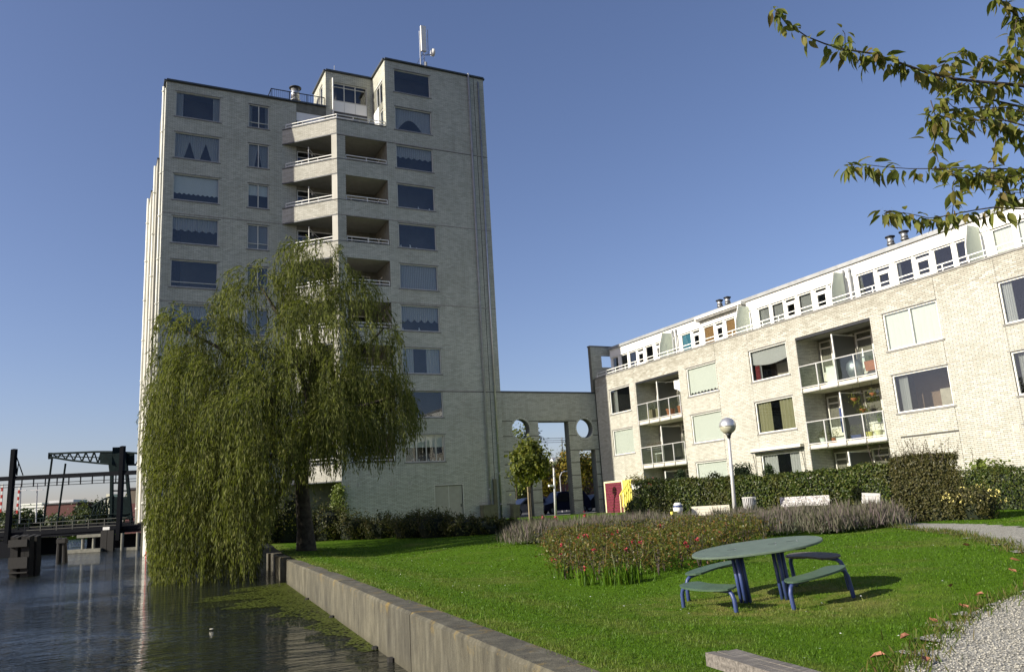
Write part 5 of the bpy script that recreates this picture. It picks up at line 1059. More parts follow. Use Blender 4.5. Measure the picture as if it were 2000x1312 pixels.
def lamp_at(label, ptop, pbase, D, r, pr):
    t = deep(*ptop, D); b = deep(*pbase, D); z = float(terr(b[0], b[1])); b = t+(b-t)*((z-t[2])/(b[2]-t[2])); th = thing('street_lamp', label, 'street lamp', b, 'globe lamps'); d = (t-b)/np.linalg.norm(t-b); c = t-d*r
    f = MB(); f.tube([b-d*.2, b+(c-b)*.3, c-d*r*.95], [pr*1.3, pr*1.15, pr*.85], 12); f.build('pole', M['grey_post'], th, True)
    f = MB(); f.lathe([(pr*1.0, -r*1.5), (pr*1.2, -r*1.2), (r*.42, -r*.93)], c, 16); f.build('collar', M['darkmetal'], th, True)
    f = MB(); f.lathe([(r*math.cos(math.radians(q)), r*math.sin(math.radians(q))) for q in range(-66, -3, 6)], c, 28); f.build('globe', M['globe_glass'], th, True)
    f = MB(); f.lathe([(1.03*r*math.cos(math.radians(q)), 1.03*r*math.sin(math.radians(q))) for q in range(-5, 90, 5)], c, 28); f.build('globe_cap', M['globe_metal'], th, True); return th
lamp_at('tall silver globe lamp rising before the low white block', (1420, 816), (1435, 992), 25.5, .255, .052)
l2 = lamp_at('silver globe lamp on a white post in front of the gateway', (1080.5, 893), (1085, 995), 54.0, .268, .07)
f = MB(); q = deep(1077, 948, 54.0); f.box((q[0]-.22, q[1]-.12, q[2]-.06), (q[0]+.18, q[1]+.06, q[2]+.07)); f.build('bracket', M['white'], l2)

# litter bin and benches behind the lavender
b = at_depth(1466, 1000, 26.5); z1 = deep(1466, 971, 26.5)[2]; th = thing('litter_bin', 'pale slatted litter bin with dark hoop beside the hedge', 'litter bin', b)
f = MB(); f.lathe([(.17, .06), (.19, z1-b[2]-.03)], b, 20); f.build('liner', M['darkmetal'], th)
for i in range(22):
    a = 2*PI*i/22; c, s = math.cos(a), math.sin(a); f = MB(); f.beam((b[0]+.185*c, b[1]+.185*s, b[2]+.05), (b[0]+.215*c, b[1]+.215*s, z1-.02), .036, .012, (c, s, 0)); f.build('slat', M['grey_post'], th)
f = MB(); f.tube([(b[0]+.22*math.cos(t), b[1]+.22*math.sin(t), z1) for t in np.linspace(0, 2*PI, 21)], .014, 6, False); f.build('rim', M['white'], th)
f = MB(); f.tube([tuple(np.array([b[0], b[1], z1])+r27*.21*math.cos(t)+np.array([0, 0, .15*math.sin(t)])) for t in np.linspace(0, PI, 13)], .012, 6, False); f.build('hoop', M['darkmetal'], th)
def graffiti_mat():
    ma, nt, bb, o = _new('scribbled_paint'); pos = _geo(nt); v = _noise(nt, 14, 3, pos, .5); r = _ramp(nt, v.outputs[0], [(.50, (.72, .70, .66)), (.525, (.06, .04, .05)), (.56, (.06, .04, .05)), (.585, (.72, .70, .66))]); nt.links.new(r.outputs[0], bb.inputs['Base Color']); bb.inputs['Roughness'].default_value = .6; return ma
M['graffiti'] = graffiti_mat()
def park_bench(label, px0, px1, py0, py1, D0, D1, mat, board=None, ht=.15, seat=True):
    A, B = deep(px0, py0, D0), deep(px1, py1, D1); g = min(terr(A[0], A[1]), terr(B[0], B[1])); base = (A+B)/2; base[2] = float(g); th = thing('park_bench', label, 'bench', base, 'benches behind the lavender')
    d = B-A; d[2] *= 1; L = np.linalg.norm(d); d /= L; nrm = np.cross(d, (0, 0, 1)); nrm /= np.linalg.norm(nrm); nrm *= -1 if nrm@base > 0 else 1; up = np.cross(nrm, d); up *= 1 if up[2] > 0 else -1
    for i in range(3): f = MB(); f.obox((A+B)/2-np.array([0, 0, .05+.105*i])-nrm*(.05-.02*i), (d, nrm, up), (L/2, .018, .049)); f.build('back_plank', M[mat], th)
    if seat:
        for i in range(3): f = MB(); f.obox((A+B)/2+nrm*(.12+.13*i)+np.array([0, 0, -.40]), (d, nrm, up), (L/2, .058, .02)); f.build('seat_plank', M['oldwood'], th)
    for s in (.12, .88):
        c = A+(B-A)*s; f = MB(); f.beam((c[0], c[1], g-.1), (c[0]-nrm[0]*.05, c[1]-nrm[1]*.05, c[2]-.06), .07, .07, d); f.beam((c[0]+nrm[0]*.4, c[1]+nrm[1]*.4, g-.1), (c[0]+nrm[0]*.4, c[1]+nrm[1]*.4, c[2]-.42), .07, .07, d); f.build('leg', M['concrete'], th)
park_bench('white scribbled bench back between the bin and the plain bench', 1523, 1619, 971, 966, 26.0, 25.6, 'graffiti')
park_bench('plain pale bench seen half end-on before the tall hedge', 1681, 1716, 962, 963, 24.6, 23.8, 'grey_post')
park_bench('low pale bench back left of the tall lamp', 1350, 1424, 989, 985, 27.4, 27.0, 'cream')
b = deep(1325, 1000, 27.2); zt = deep(1325, 981, 27.2)[2]; th = thing('shopping_bag', 'white and blue plastic bag standing at the end of the low bench', 'bag', b)
f = MB(); f.lathe([(.14, -.05), (.165, .1), (.15, .2), (.13, zt-b[2]-.04), (.09, zt-b[2])], b, 12); f.build('bag_body', M['white'], th, True); f = MB(); f.lathe([(.166, .17), (.156, .24)], b, 12); f.build('bag_print', M['blue'], th)
b2 = deep(1316, 1002, 27.0); th = thing('carton', 'small yellow carton lying by the plastic bag', 'carton', b2); f = MB(); f.box(b2-(.10, .06, .06), b2+(.10, .06, .06)); f.build('carton_box', M['yellow'], th)

# red and yellow play hut beside the facade
XH = 31.6; PHt = Plane((XH, 0, 0), (0, 1, 0), (-1, 0, 0)); zt = 1.36; zb = -.85; u0, u1 = 46.05, 48.30
hut = thing('play_hut', 'red planked play hut with cream frame and yellow stair side', 'play hut', (XH+.5, 47, zb))
n = 11; hgt = (zt-.10-zb)/n
for i in range(n): f = MB(); pbox(f, PHt, u0+.10, u1-.10, zb+i*hgt+.012, zb+(i+1)*hgt-.010, -.03, .006+.012*(i % 2)); f.build('plank', M['maroon'], hut)
f = MB(); pbox(f, PHt, u0-.02, u0+.10, zb, zt, -.05, .03); pbox(f, PHt, u1-.10, u1+.02, zb, zt, -.05, .03); pbox(f, PHt, u0+.10, u1-.10, zt-.11, zt, -.05, .03); f.build('frame', M['creampaint'], hut)
f = MB(); f.box((XH+.05, u0, zb), (XH+1.2, u1, zt-.02)); f.build('hut_body', M['yellow'], hut)
f = MB(); P = [(u0-.022, zt-.02), (44.9, zt), (44.9, .1), (u0-.022, zb)]; f.add([PHt.P(*p, d) for d in (-.06, -.01) for p in P], [(0,1,2,3),(7,6,5,4),(4,5,1,0),(5,6,2,1),(6,7,3,2),(7,4,0,3)]); f.build('stair_side', M['yellow'], hut)
r0, r1 = np.array([XH-.3, 46.05, .36]), np.array([XH-.3, 44.85, 1.28])
f = MB(); f.beam(r0, r1, .07, .09); f.build('handrail', M['yellow'], hut)
for i in range(6): q_ = r0+(r1-r0)*(i/5); f = MB(); f.beam(q_, q_-np.array([0, 0, .95 if i else 1.2]), .05, .07, (0, 1, 0)); f.build('baluster', M['creampaint' if i == 0 else 'yellow'], hut)

# pots and other things on the balconies and by the hut
def pot(label, p, r, h, mat, plant=None, ph=.3, pw=.22, n=160, cat='flower pot', grp='pots on the balconies', size=.07):
    p = np.array(p, float); th = thing('flower_pot', label, cat, p, grp); f = MB(); f.lathe([(r*.72, 0), (r, h*.9), (r*1.08, h*.9), (r*1.08, h), (r*.85, h), (r*.8, h*.85)], p, 14); f.build('pot', M[mat], th)
    if plant: P = p+(0, 0, h+ph*.5)+rng.normal(size=(n, 3))*(pw*.5, pw*.5, ph*.35); V, F = leafquads(P, size, None, 1, .5); npobj('plant', V, F, M[plant], th, kind='stuff')
def trough(label, x, y0, y1, z, h, mat, plant=None, w=.2, grp='pots on the balconies', ph=.2):
    th = thing('planter_box', label, 'planter', (x, (y0+y1)/2, z), grp); f = MB(); f.add([(x-w*.4, y0+.03, z), (x+w*.4, y0+.03, z), (x+w*.4, y1-.03, z), (x-w*.4, y1-.03, z), (x-w/2, y0, z+h), (x+w/2, y0, z+h), (x+w/2, y1, z+h), (x-w/2, y1, z+h)], [(3,2,1,0),(0,1,5,4),(1,2,6,5),(2,3,7,6),(3,0,4,7),(4,5,6,7)]); f.build('box', M[mat], th)
    if plant: n = int(300*(y1-y0)); P = np.stack([x+rng.normal(size=n)*w*.3, rng.uniform(y0, y1, n), z+h+rng.random(n)*ph], 1); V, F = leafquads(P, .07, None, 1, .5); npobj('plants', V, F, M[plant], th, kind='stuff')
xb = XF+.28
pot('white pot with brown plant on the crowded lower balcony', (xb, 30.45, 2.28), .19, .30, 'white', 'foliage_rose', .42, .3)
pot('terracotta pot with bushy plant beside the white trough', (xb, 29.75, 2.28), .15, .24, 'terracotta', 'foliage_tree', .5, .34)
trough('long white trough on the crowded lower balcony floor', xb-.02, 28.85, 29.55, 2.28, .22, 'white')
trough('blue trough of green plants in the middle of the lower balcony', xb, 28.0, 28.62, 2.28, .25, 'blue', 'foliage_tree', ph=.5)
pot('mustard yellow pot with a tall green plant', (xb, 27.55, 2.28), .17, .32, 'yellow', 'foliage_tree', .8, .22, 200)
pot('pale yellow pot standing by the small balcony table', (xb, 27.02, 2.28), .20, .34, 'creampaint')
th = thing('balcony_table', 'small grey table holding plants on the lower balcony', 'table', (xb, 26.75, 2.28)); f = MB(); f.box((xb-.2, 26.4, 2.94), (xb+.3, 27.1, 2.97)); f.build('tabletop', M['sill'], th)
for dx, y in ((-.17, 26.44), (-.17, 27.06), (.27, 26.44), (.27, 27.06)): f = MB(); f.tube([(xb+dx, y, 2.28), (xb+dx, y, 2.94)], .018, 6); f.build('leg', M['grey_post'], th)
pot('green pot standing on the small balcony table', (xb, 26.85, 2.97), .12, .2, 'foliage_light', 'foliage_light', .25, .2)
pot('white pot with a pale plant at the end of the balcony table', (xb, 26.52, 2.97), .14, .2, 'white', 'foliage_light', .4, .3)
for i, (y, z, l) in enumerate([(28.35, 4.35, 'hanging basket of trailing plants beside the balcony post'), (27.9, 3.75, 'lower hanging basket on the plant covered balcony'), (27.2, 4.45, 'hanging fern deep in the plant covered balcony')]):
    th = thing('hanging_basket', l, 'hanging basket', (XF+.5, y, z), 'hanging baskets on the balcony'); f = MB(); f.lathe([(.05, -.12), (.16, 0), (.17, .03)], (XF+.5, y, z), 12); f.build('basket', M['terracotta'], th); f = MB(); f.tube([(XF+.5, y, z), (XF+.5, y, 5.06)], .008, 4); f.build('cord', M['darkmetal'], th)
    P = np.array([XF+.5, y, z-.05])+rng.normal(size=(200, 3))*(.15, .17, .18); V, F = leafquads(P, .08, None, 1, .5); npobj('leaves', V, F, M['foliage_tree'], th, kind='stuff')
th = thing('laundry', 'blue and white laundry hanging on the plant covered balcony', 'laundry', (XF+.4, 29.2, 3.2)); f = MB(); PPX = Plane((XF+.45, 0, 0), (0, 1, 0), (-1, 0, 0)); sheet(f, PPX, 29.05, 29.35, 4.0, 2.75, 0, .03, 8, 3); f.build('cloth', M['blue'], th); f = MB(); sheet(f, PPX, 28.88, 29.12, 3.55, 2.65, .05, .03, 8, 3); f.build('cloth', M['white'], th); f = MB(); f.tube([(XF+.45, 28.8, 4.02), (XF+.45, 29.5, 4.02)], .012, 4); f.build('line', M['steel'], th)
# upper M balcony
th = thing('storage_box', 'white storage box by the door of the upper balcony', 'box', (xb+.3, 29.3, 5.28)); f = MB(); f.box((xb+.1, 29.0, 5.28), (xb+.6, 29.75, 6.2)); f.build('box_body', M['white'], th); f = MB(); f.box((xb+.08, 28.98, 6.2), (xb+.62, 29.77, 6.24)); f.build('box_lid', M['cream'], th)
th = thing('covered_barbecue', 'round silver covered thing behind the upper balcony glass', 'barbecue', (xb+.2, 28.0, 5.28)); f = MB(); f.lathe([(.30, .12), (.40, .35), (.45, .60), (.40, .85), (.24, 1.0), (.03, 1.05)], (xb+.25, 28.02, 5.28), 20); f.build('cover', M['steel'], th, True); [MB().tube([(xb+.25+.2*math.cos(a), 28.02+.2*math.sin(a), 5.28), (xb+.25+.2*math.cos(a), 28.02+.2*math.sin(a), 5.5)], .02, 6).build('leg', M['darkmetal'], th) for a in (0, 2, 4)]
trough('raised terracotta planter at the right end of the upper balcony', xb, 26.42, 27.15, 5.55, .48, 'terracotta', 'foliage_light', .3, ph=.3)
th = thing('parasol', 'folded white parasol standing on the upper balcony', 'parasol', (xb+.1, 27.32, 5.28)); f = MB(); f.tube([(xb+.1, 27.32, 5.28), (xb+.1, 27.32, 5.9)], .02, 6); f.build('pole', M['grey_post'], th); f = MB(); f.tube([(xb+.1, 27.32, 5.75), (xb+.1, 27.32, 6.2), (xb+.1, 27.32, 6.75)], [.09, .075, .02], 8); f.build('canopy', M['white'], th)
# far balconies
for y, l in ((45.1, 'left wooden drawer unit on the far upper balcony'), (44.1, 'right wooden drawer unit on the far upper balcony')):
    th = thing('drawer_unit', l, 'drawer unit', (xb+.1, y, 5.28), 'drawer units on the far balcony'); f = MB(); f.box((xb-.1, y-.3, 5.28), (xb+.3, y+.3, 6.0)); f.build('carcass', M['palewood'], th)
    for i in range(4): f = MB(); f.box((xb-.115, y-.27, 5.31+.172*i), (xb-.101, y+.27, 5.46+.172*i)); f.build('drawer', M['palewood'], th)
    P = np.array([xb+.1, y, 6.15])+rng.normal(size=(120, 3))*(.12, .16, .12); V, F = leafquads(P, .09, None, 1, .5); npobj('plant', V, F, M['foliage_dark'], th, kind='stuff')
pot('terracotta pot with red plant on the far upper balcony', (xb, 42.9, 5.28), .30, .5, 'terracotta', 'foliage_rose', .4, .5)
pot('brown pot with dark plant by the end wall of the far balcony', (xb, 41.75, 5.28), .28, .55, 'terracotta', 'foliage_dark', .5, .5)
th = thing('laundry', 'white cloth hanging high on the far upper balcony', 'laundry', (XF+.5, 42.0, 7)); f = MB(); sheet(f, PPX, 41.75, 42.5, 7.6, lambda t: 6.75+.35*t, 0, .05, 10, 3); f.build('cloth', M['white'], th); f = MB(); f.tube([(XF+.45, 41.5, 7.62), (XF+.45, 43.4, 7.62)], .012, 4); f.build('line', M['steel'], th)
th = thing('basket', 'dark basket on the empty far lower balcony', 'basket', (xb, 42.6, 2.28)); f = MB(); f.lathe([(.22, 0), (.32, .28), (.3, .3), (.2, .05)], (xb, 42.6, 2.28), 14); f.build('basket_body', M['darkmetal'], th)
trough('shelf of dry plants along the far lower balcony rail', xb+.1, 43.9, 46.0, 3.25, .14, 'sill', 'foliage_lav', .18, ph=.35)
th = thing('garden_table', 'pale table with white top on the far lower balcony', 'table', (xb+.5, 44.6, 2.28)); f = MB(); f.box((xb+.1, 44.0, 2.98), (xb+.8, 45.2, 3.02)); f.build('tabletop', M['white'], th); [MB().tube([(xb+dx, y, 2.28), (xb+dx, y, 2.98)], .02, 6).build('leg', M['grey_post'], th) for dx in (.15, .75) for y in (44.05, 45.15)]
for i, (x, y, l, pm) in enumerate([(1240, 934, 'left pot of reddish flowers above the play hut rail', 'foliage_rose'), (1248, 932, 'right pot of reddish flowers above the play hut rail', 'foliage_rose'), (1264, 940, 'white pot of bright red geraniums by the balcony corner', 'petal_red')]):
    p = deep(x, y+11, 43.5); pot(l, p-(0, 0, .28), .2, .3, 'white', pm, .42, .42, 160, grp='flower pots by the play hut', size=.10)
th = thing('garden_fence', 'short brown slatted fence behind the play hut rail', 'fence', deep(1242, 960, 44)); 
for i in range(8): p = deep(1234+2.6*i, 950, 44); f = MB(); f.box((p[0]-.03, p[1]-.015, -.8), (p[0]+.03, p[1]+.015, p[2]+.35)); f.build('slat', M['bench_worn'], th)
# cabinets at the tower foot
for l, x0, x1, z1, dp in (('olive utility cabinet against the tower below the drainpipe', 23.3, 24.35, .22, .5), ('narrow olive utility box at the gateway corner', 25.55, 26.1, .12, .4)):
    th = thing('utility_cabinet', l, 'utility cabinet', ((x0+x1)/2, YR-.5, -.8), 'utility cabinets'); f = MB(); f.box((x0, YR-.6, -.9), (x1, YR-.6+dp, z1)); f.build('cabinet_body', M['cabinet'], th); f = MB(); f.box((x0-.03, YR-.63, z1), (x1+.03, YR-.57+dp, z1+.05)); f.build('lid', M['cabinet'], th)
    for s in (0, 1): f = MB(); w = (x1-x0)/2; f.box((x0+.03+s*w, YR-.615, -.8), (x0+w-.02+s*w, YR-.601, z1-.05)); f.build('door', M['cabinet'], th)

# fallen leaves
for i, (x, y, s, l) in enumerate([(1714, 1294, .075, 'pinkish fallen leaf lowest on the lawn by the gravel'), (1812, 1302, .07, 'reddish fallen leaf on the bottom edge of the gravel'), (1768, 1255, .06, 'orange leaf among weeds left of the gravel'), (1826, 1222, .06, 'brown leaf in the weeds just above the gravel'), (1886, 1194, .08, 'orange fallen leaf in the grass near the path bend'), (1912, 1198, .075, 'pink fallen leaf on the path edge'), (1913, 1170, .06, 'dark red leaf in the grass near the path bend'), (1985, 1100, .08, 'orange leaf at the far right lawn edge'), (1980, 1122, .07, 'pale brown leaf at the right lawn edge'), (1888, 1070, .09, 'yellowish leaf on the open lawn by the far path'), (1857, 1153, .07, 'pale curled leaf on the lawn right of the table shadow')]):
    g = gp(x, y)+(0, 0, .05); r = random.Random(i); a = r.uniform(0, 6.28); th = []; f = MB(); u = np.array([math.cos(a), math.sin(a), .25]); v = np.array([-math.sin(a), math.cos(a), .1]); P = [g-u*s*.7, g-u*s*.2+v*s*.45+(0, 0, .02), g+u*s*.4+v*s*.3+(0, 0, .025), g+u*s*.9, g+u*s*.4-v*s*.35+(0, 0, .012), g-u*s*.2-v*s*.45+(0, 0, .018), g+(0, 0, -.008)]
    f.add(P, [(0, 1, 6), (1, 2, 6), (2, 3, 6), (3, 4, 6), (4, 5, 6), (5, 0, 6)]); o = f.build('fallen_leaf', M['fallen']); tag(o, l, 'leaf', 'fallen leaves on the lawn')

# ================================================================== CHERRY TREE reaching in from the right
CB = [(2330, 1300), ]
cb = np.array([8.2, 2.2, 0]); cb[2] = float(terr(cb[0], cb[1])); ct = thing('cherry_tree', 'cherry tree branches with drooping autumn leaves reaching in from the right', 'tree', cb)
z8 = lambda x, y: (1460+x/2.852, y/2.852)
BR = [([(1540, 480), (1420, 468), (1300, 458), (1150, 440), (1000, 405), (900, 370), (800, 335), (700, 300), (530, 275), (430, 245), (330, 205), (210, 125), (150, 50)], 7.0, .030, [1, 1, 1, 1, 1.2, 1.6, 2.2, 2.2, .9, .5, .3, .7, 1.6]),
      ([(1600, 615), (1540, 600), (1350, 555), (1150, 480), (1040, 415)], 7.2, .026, [1.2, 1.2, 1.0, .9, .8]),
      ([(1600, 720), (1540, 700), (1430, 670), (1280, 668), (1210, 700), (1130, 660), (1060, 640)], 6.8, .016, [1.3, 1.3, 1.4, 1.2, 1.0, 1.2, 1.3]),
      ([(1020, 560), (1045, 640), (1030, 700), (1040, 780), (1062, 905)], 6.8, .009, [1.6, 1.2, 1.6, .6, .5]),
      ([(1600, 950), (1540, 945), (1380, 940), (1200, 935), (1060, 940), (900, 940), (760, 930), (640, 915), (540, 920)], 6.6, .013, [1.6, 1.6, .8, .8, .6, .5, 1.0, 1.2, 1.0]),
      ([(1600, 985), (1500, 980), (1350, 985), (1230, 970), (1110, 955)], 6.5, .008, [1.4, 1.3, 1.2, 1.2, .8]),
      ([(1640, 1160), (1540, 1165), (1370, 1155), (1270, 1170), (1090, 1205), (1010, 1215), (900, 1190), (760, 1175)], 6.4, .014, [.3, .2, .2, .8, 1.2, .9, 1.1, 1.3]),
      ([(1140, 1195), (1150, 1100), (1150, 1040)], 6.4, .006, [.8, 1.3, 1.2]), ([(1385, 750), (1375, 850), (1370, 940)], 6.6, .006, [.6, .8, .2]), ([(1450, 1155), (1430, 1110), (1405, 1070)], 6.4, .006, [.1, .6, .9]),
      ([(1640, 160), (1540, 130), (1490, 80), (1430, 30), (1380, -30)], 7.4, .020, [1.2, 1.2, 1.4, 1.1, 1.0]), ([(1500, 95), (1488, 180), (1495, 280), (1470, 370)], 7.3, .010, [1.2, 1.4, 1.4, 1.0]), ([(1010, 400), (1090, 360), (1180, 300), (1210, 270)], 7.0, .008, [.8, 1.3, 1.4, .9]), ([(545, 270), (542, 190), (530, 170)], 7.0, .005, [.2, .9, .5]), ([(1600, 400), (1480, 370), (1350, 320), (1290, 330)], 7.1, .010, [1.2, 1.4, 1.4, 1.2]),
      ([(1600, 640), (1440, 600), (1280, 600), (1160, 610), (1090, 545)], 6.9, .010, [1.3, 1.3, 1.3, 1.3, 1.0]), ([(1600, 1080), (1540, 1075), (1440, 1070)], 6.4, .006, [1.3, 1.2, .9]), ([(1600, 790), (1530, 770), (1440, 740)], 6.8, .006, [1.2, 1.2, .8])]
ends = [(0, 8.0), (1, 8.0), (2, 8.0), (4, 8.0), (6, 8.0), (10, 8.0), (14, 8.0), (15, 8.0), (5, 8.), (16, 8.), (17, 8.)]
LV = []
f = MB(); fork = cb+np.array([-.05, .25, 2.3]); f.tube([cb-(0, 0, .3), cb+(.02, .0, .5), cb+(-.03, .1, 1.4), fork], [.17, .13, .12, .11], 12, False); f.build('trunk', M['bark'], ct, True)
for bi, (pts, D, r, dens) in enumerate(BR):
    P = [deep(*z8(*p), D-.02*i) for i, p in enumerate(pts)]; n = len(P); f = MB()
    f.tube(P, [max(.003, .52*r*(1-.80*i/(n-1))) for i in range(n)], 7, False); f.build('branch', M['twig'], ct, True)
    if any(bi == e[0] for e in ends):
        s = P[0]; m_ = fork+(s-fork)*.5+np.array([.15, 0, .35]); f = MB(); f.tube([fork-(0, 0, .2), fork+(m_-fork)*.5+(0.05, 0, .1), m_, s], [.07 if r > .015 else .035, .04 if r > .015 else .02, r*.8, r*.52], 8, False); f.build('limb', M['bark'], ct, True)
    for (p, q, a, b) in zip(P, P[1:], dens, dens[1:]):
        L = np.linalg.norm(q-p); k = max(1, int(L*(a+b)/2*33+.5))
        for t in np.linspace(0, 1, k, endpoint=False)+rng.random()*.08:
            for _ in range(2 if rng.random() < .75 else 3): LV.append(p+(q-p)*t+rng.normal(size=3)*(.014+.016*max(0, a-1)))
    for _ in range(7): LV.append(P[-1]+rng.normal(size=3)*.015)
def cherry_leaf(bend):
    P = []; F = []; prof = [(0, 0), (.16, .13), (.40, .19), (.66, .15), (.86, .055), (1.0, 0)]
    for t, w in prof:
        z = -bend*t*t; P += [(t, 0, z), (t, w, z+.09*w/.24), (t, -w, z+.09*w/.24)]
    for i in range(len(prof)-1): a = 3*i; F += [(a, a+3, a+4, a+1), (a, a+2, a+5, a+3)]
    P.append((-.28, .0, .05)); P.append((-.28, .012, .05)); F.append((0, len(P)-2, len(P)-1)); return np.array(P), F
kinds = [cherry_leaf(b) for b in (.15, .3, .45, .22)]; lme = []
for P, F in kinds:
    me = bpy.data.meshes.new('leaf'); me.from_pydata([tuple(p) for p in P], [], F); me.materials.append(M['foliage_cherry']); me.polygons.foreach_set('use_smooth', [True]*len(F)); lme.append(me)
LV = np.array(LV); pj = project(LV); vis = (pj[:, 0] < 2004) & (pj[:, 1] > -10)
order = np.concatenate([rng.permutation(np.where(vis)[0]), np.where(~vis)[0]]); SV = []; SF = []; nb = 0
for c, i in enumerate(order):
    a = rng.uniform(0, 2*PI); el = math.radians(rng.uniform(-85, -20) if rng.random() < .8 else rng.uniform(-20, 25)); X = Vector((math.cos(a)*math.cos(el), math.sin(a)*math.cos(el), math.sin(el))); up = Vector((rng.normal()*.45, rng.normal()*.45, 1)); Y = up.cross(X).normalized(); Z = X.cross(Y); s = rng.uniform(.080, .145)
    m = Matrix([[X[r]*s, Y[r]*s, Z[r]*s, 0] for r in range(3)]+[[0, 0, 0, 1]]); loc = Vector(LV[i])+X*s*.28; kd = int(rng.integers(0, 4))
    if c < 300:
        o = bpy.data.objects.new('leaf', lme[kd]); C.objects.link(o); o.parent = ct; mm = m.copy(); mm.translation = loc-Vector(cb); o.matrix_local = mm
    else:
        P, F = kinds[kd]; Pw = [tuple(m @ Vector(p)+loc) for p in P]; SF += [tuple(v+nb for v in q) for q in F]; SV += Pw; nb += len(P)
if SV: b = MB(); b.v, b.f = SV, SF; b.build('leaves', M['foliage_cherry'], ct, True, kind='stuff')
print('cherry leaves', len(LV), 'visible', vis.sum(), 'willow', NW)

# ================================================================== BEYOND THE GATEWAY
def car(label, x, y, col, van=False, rot=0):
    ma = plain('car_paint', col, .3, .3, .05); th = thing('parked_car', label, 'car', (x, y, -.73), 'cars parked beyond the gateway'); z = -.73
    L, Wd, H = (4.4, 1.75, 1.75) if van else (3.9, 1.65, 1.42)
    prof = [(-L/2, .35), (-L/2+.05, .75), (-L/2+.9, .92), (-L/2+1.5, H-.06), (-L/2+1.9, H), (L/2-.5, H-.02), (L/2-.12, .95 if not van else 1.1), (L/2, .8), (L/2, .35), (L/2-.4, .25), (-L/2+.4, .25)]
    f = MB(); n = len(prof); ys = (-Wd/2, Wd/2); V = []
    for s in (-1, 1):
        for u, h in prof: V.append((x+u, y+s*(Wd/2-(.16*(max(0, h-.9)/.6))), z+h))
    f.add(V, [tuple(range(n)), tuple(range(2*n-1, n-1, -1))]+[(i, (i+1) % n, n+(i+1) % n, n+i) for i in range(n)]); f.build('body', ma, th)
    for a, b, nm in ((-L/2+1.15, .1, 'window'), (.18, L/2-.62, 'window')):
        f = MB(); s = -1; t = .115
        f.add([(x+a+.0, y-Wd/2+.0-.012, z+.95), (x+b, y-Wd/2-.012, z+.95), (x+b-.05, y-Wd/2+t-.012, z+H-.14), (x+a+(.42 if a < 0 else 0), y-Wd/2+t-.012, z+H-.14)], [(0, 1, 2, 3)]); f.build('window', M['carglass'], th)
    for u in (-L/2+.75, L/2-.75):
        for s in (-1, 1):
            f = MB(); f.tube([(x+u, y+s*(Wd/2-.17), z+.30), (x+u, y+s*(Wd/2+.01), z+.30)], .30, 18); w = f.build('wheel', M['darkmetal'], th); f = MB(); f.tube([(x+u, y+s*(Wd/2+.008), z+.30), (x+u, y+s*(Wd/2+.018), z+.30)], .18, 14); f.build('rim', M['steel'], w)
    for s in (-1, 1): f = MB(); f.box((x-L/2-.012, y+s*.55-.15, z+.62), (x-L/2+.06, y+s*.55+.15, z+.76)); f.build('headlight', M['globe_glass'], th); f = MB(); f.box((x+L/2-.05, y+s*.6-.1, z+.7), (x+L/2+.012, y+s*.6+.1, z+.95)); f.build('taillight', M['redpaint'], th)
    f = MB(); f.box((x-L/2-.012, y-.26, z+.42), (x-L/2+.02, y+.26, z+.53)); f.build('number_plate', M['yellow'], th)
car('silver hatchback seen through the left gateway opening', onY(1020, 980, 60)[0]+.4, 60, (.32, .31, .33)); car('dark blue van seen through the middle gateway opening', onY(1092, 975, 58)[0]+.3, 58, (.02, .025, .06), True); car('black car seen through the right gateway opening', onY(1152, 975, 60)[0]+.6, 60, (.015, .016, .022))
def gpz(x, y, D, z=-.73): p = deep(x, y, D); p[2] = z; return p
for x, D, h0, R, l, mt in ((1128, 84, 2.2, 2.6, 'yellowing tree behind the right gateway pier', 'foliage_yellow'), (1150, 86, 1.5, 2.9, 'autumn yellow tree filling the right gateway opening', 'foliage_yellow'), (1066, 85, 1.6, 1.9, 'small yellow tree behind the lamp in the middle opening', 'foliage_yellow'), (1010, 84, 4.4, 2.6, 'green tree showing through the left round hole', 'foliage_tree'), (1014, 90, .2, 2.2, 'bright bush behind the silver hatchback', 'foliage_light')):
    round_tree('street_tree', l, gpz(x, 980, D), h0, R, 2600, mt, .26, .08, int(x), group='street trees beyond the gateway')
bt = thing('bare_tree', 'thin sparse tree with few leaves at the left jamb of the gateway', 'tree', gpz(1046, 980, 62)); b = gpz(1046, 980, 62); r_ = np.random.default_rng(4); Q = []; f = MB(); f.tube([b, b+(0, 0, 3.4), b+(.2, 0, 6.4)], [.07, .05, .015], 7)
for i in range(24):
    s = b+np.array([0, 0, r_.uniform(2.6, 6.2)]); e = s+np.array([r_.uniform(.2, 1.3), r_.normal()*.4, r_.uniform(-.1, .5)]); f.tube([s, e], [.018, .006], 4, False); Q += [s+(e-s)*u+r_.normal(size=3)*.08 for u in r_.uniform(.3, 1.05, 7)]
f.build('trunk', M['twig'], bt); V, F = leafquads(np.array(Q), .22, None, 1, .6); npobj('crown', V, F, M['foliage_dark'], bt, kind='stuff')
bl = thing('street_building', 'dark brick building across the street beyond the gateway', 'building', gpz(1110, 980, 112)); p = gpz(1110, 980, 112); zr = onY(1095, 899, p[1])[2]
f = MB(); f.box((p[0]-18, p[1], -.73), (p[0]+16, p[1]+9, zr)); f.build('wall', M['red_brick_far'], bl); f = MB(); f.box((p[0]-18.2, p[1]-.25, zr), (p[0]+16.2, p[1]+9.2, zr+.25)); f.build('roof', M['roof'], bl)
for i in range(12):
    for zz in (.3, 2.9): f = MB(); f.box((p[0]-16+2.6*i, p[1]-.05, zz), (p[0]-14.7+2.6*i, p[1]-.004, zz+1.5)); f.build('window', M['carglass'], bl)
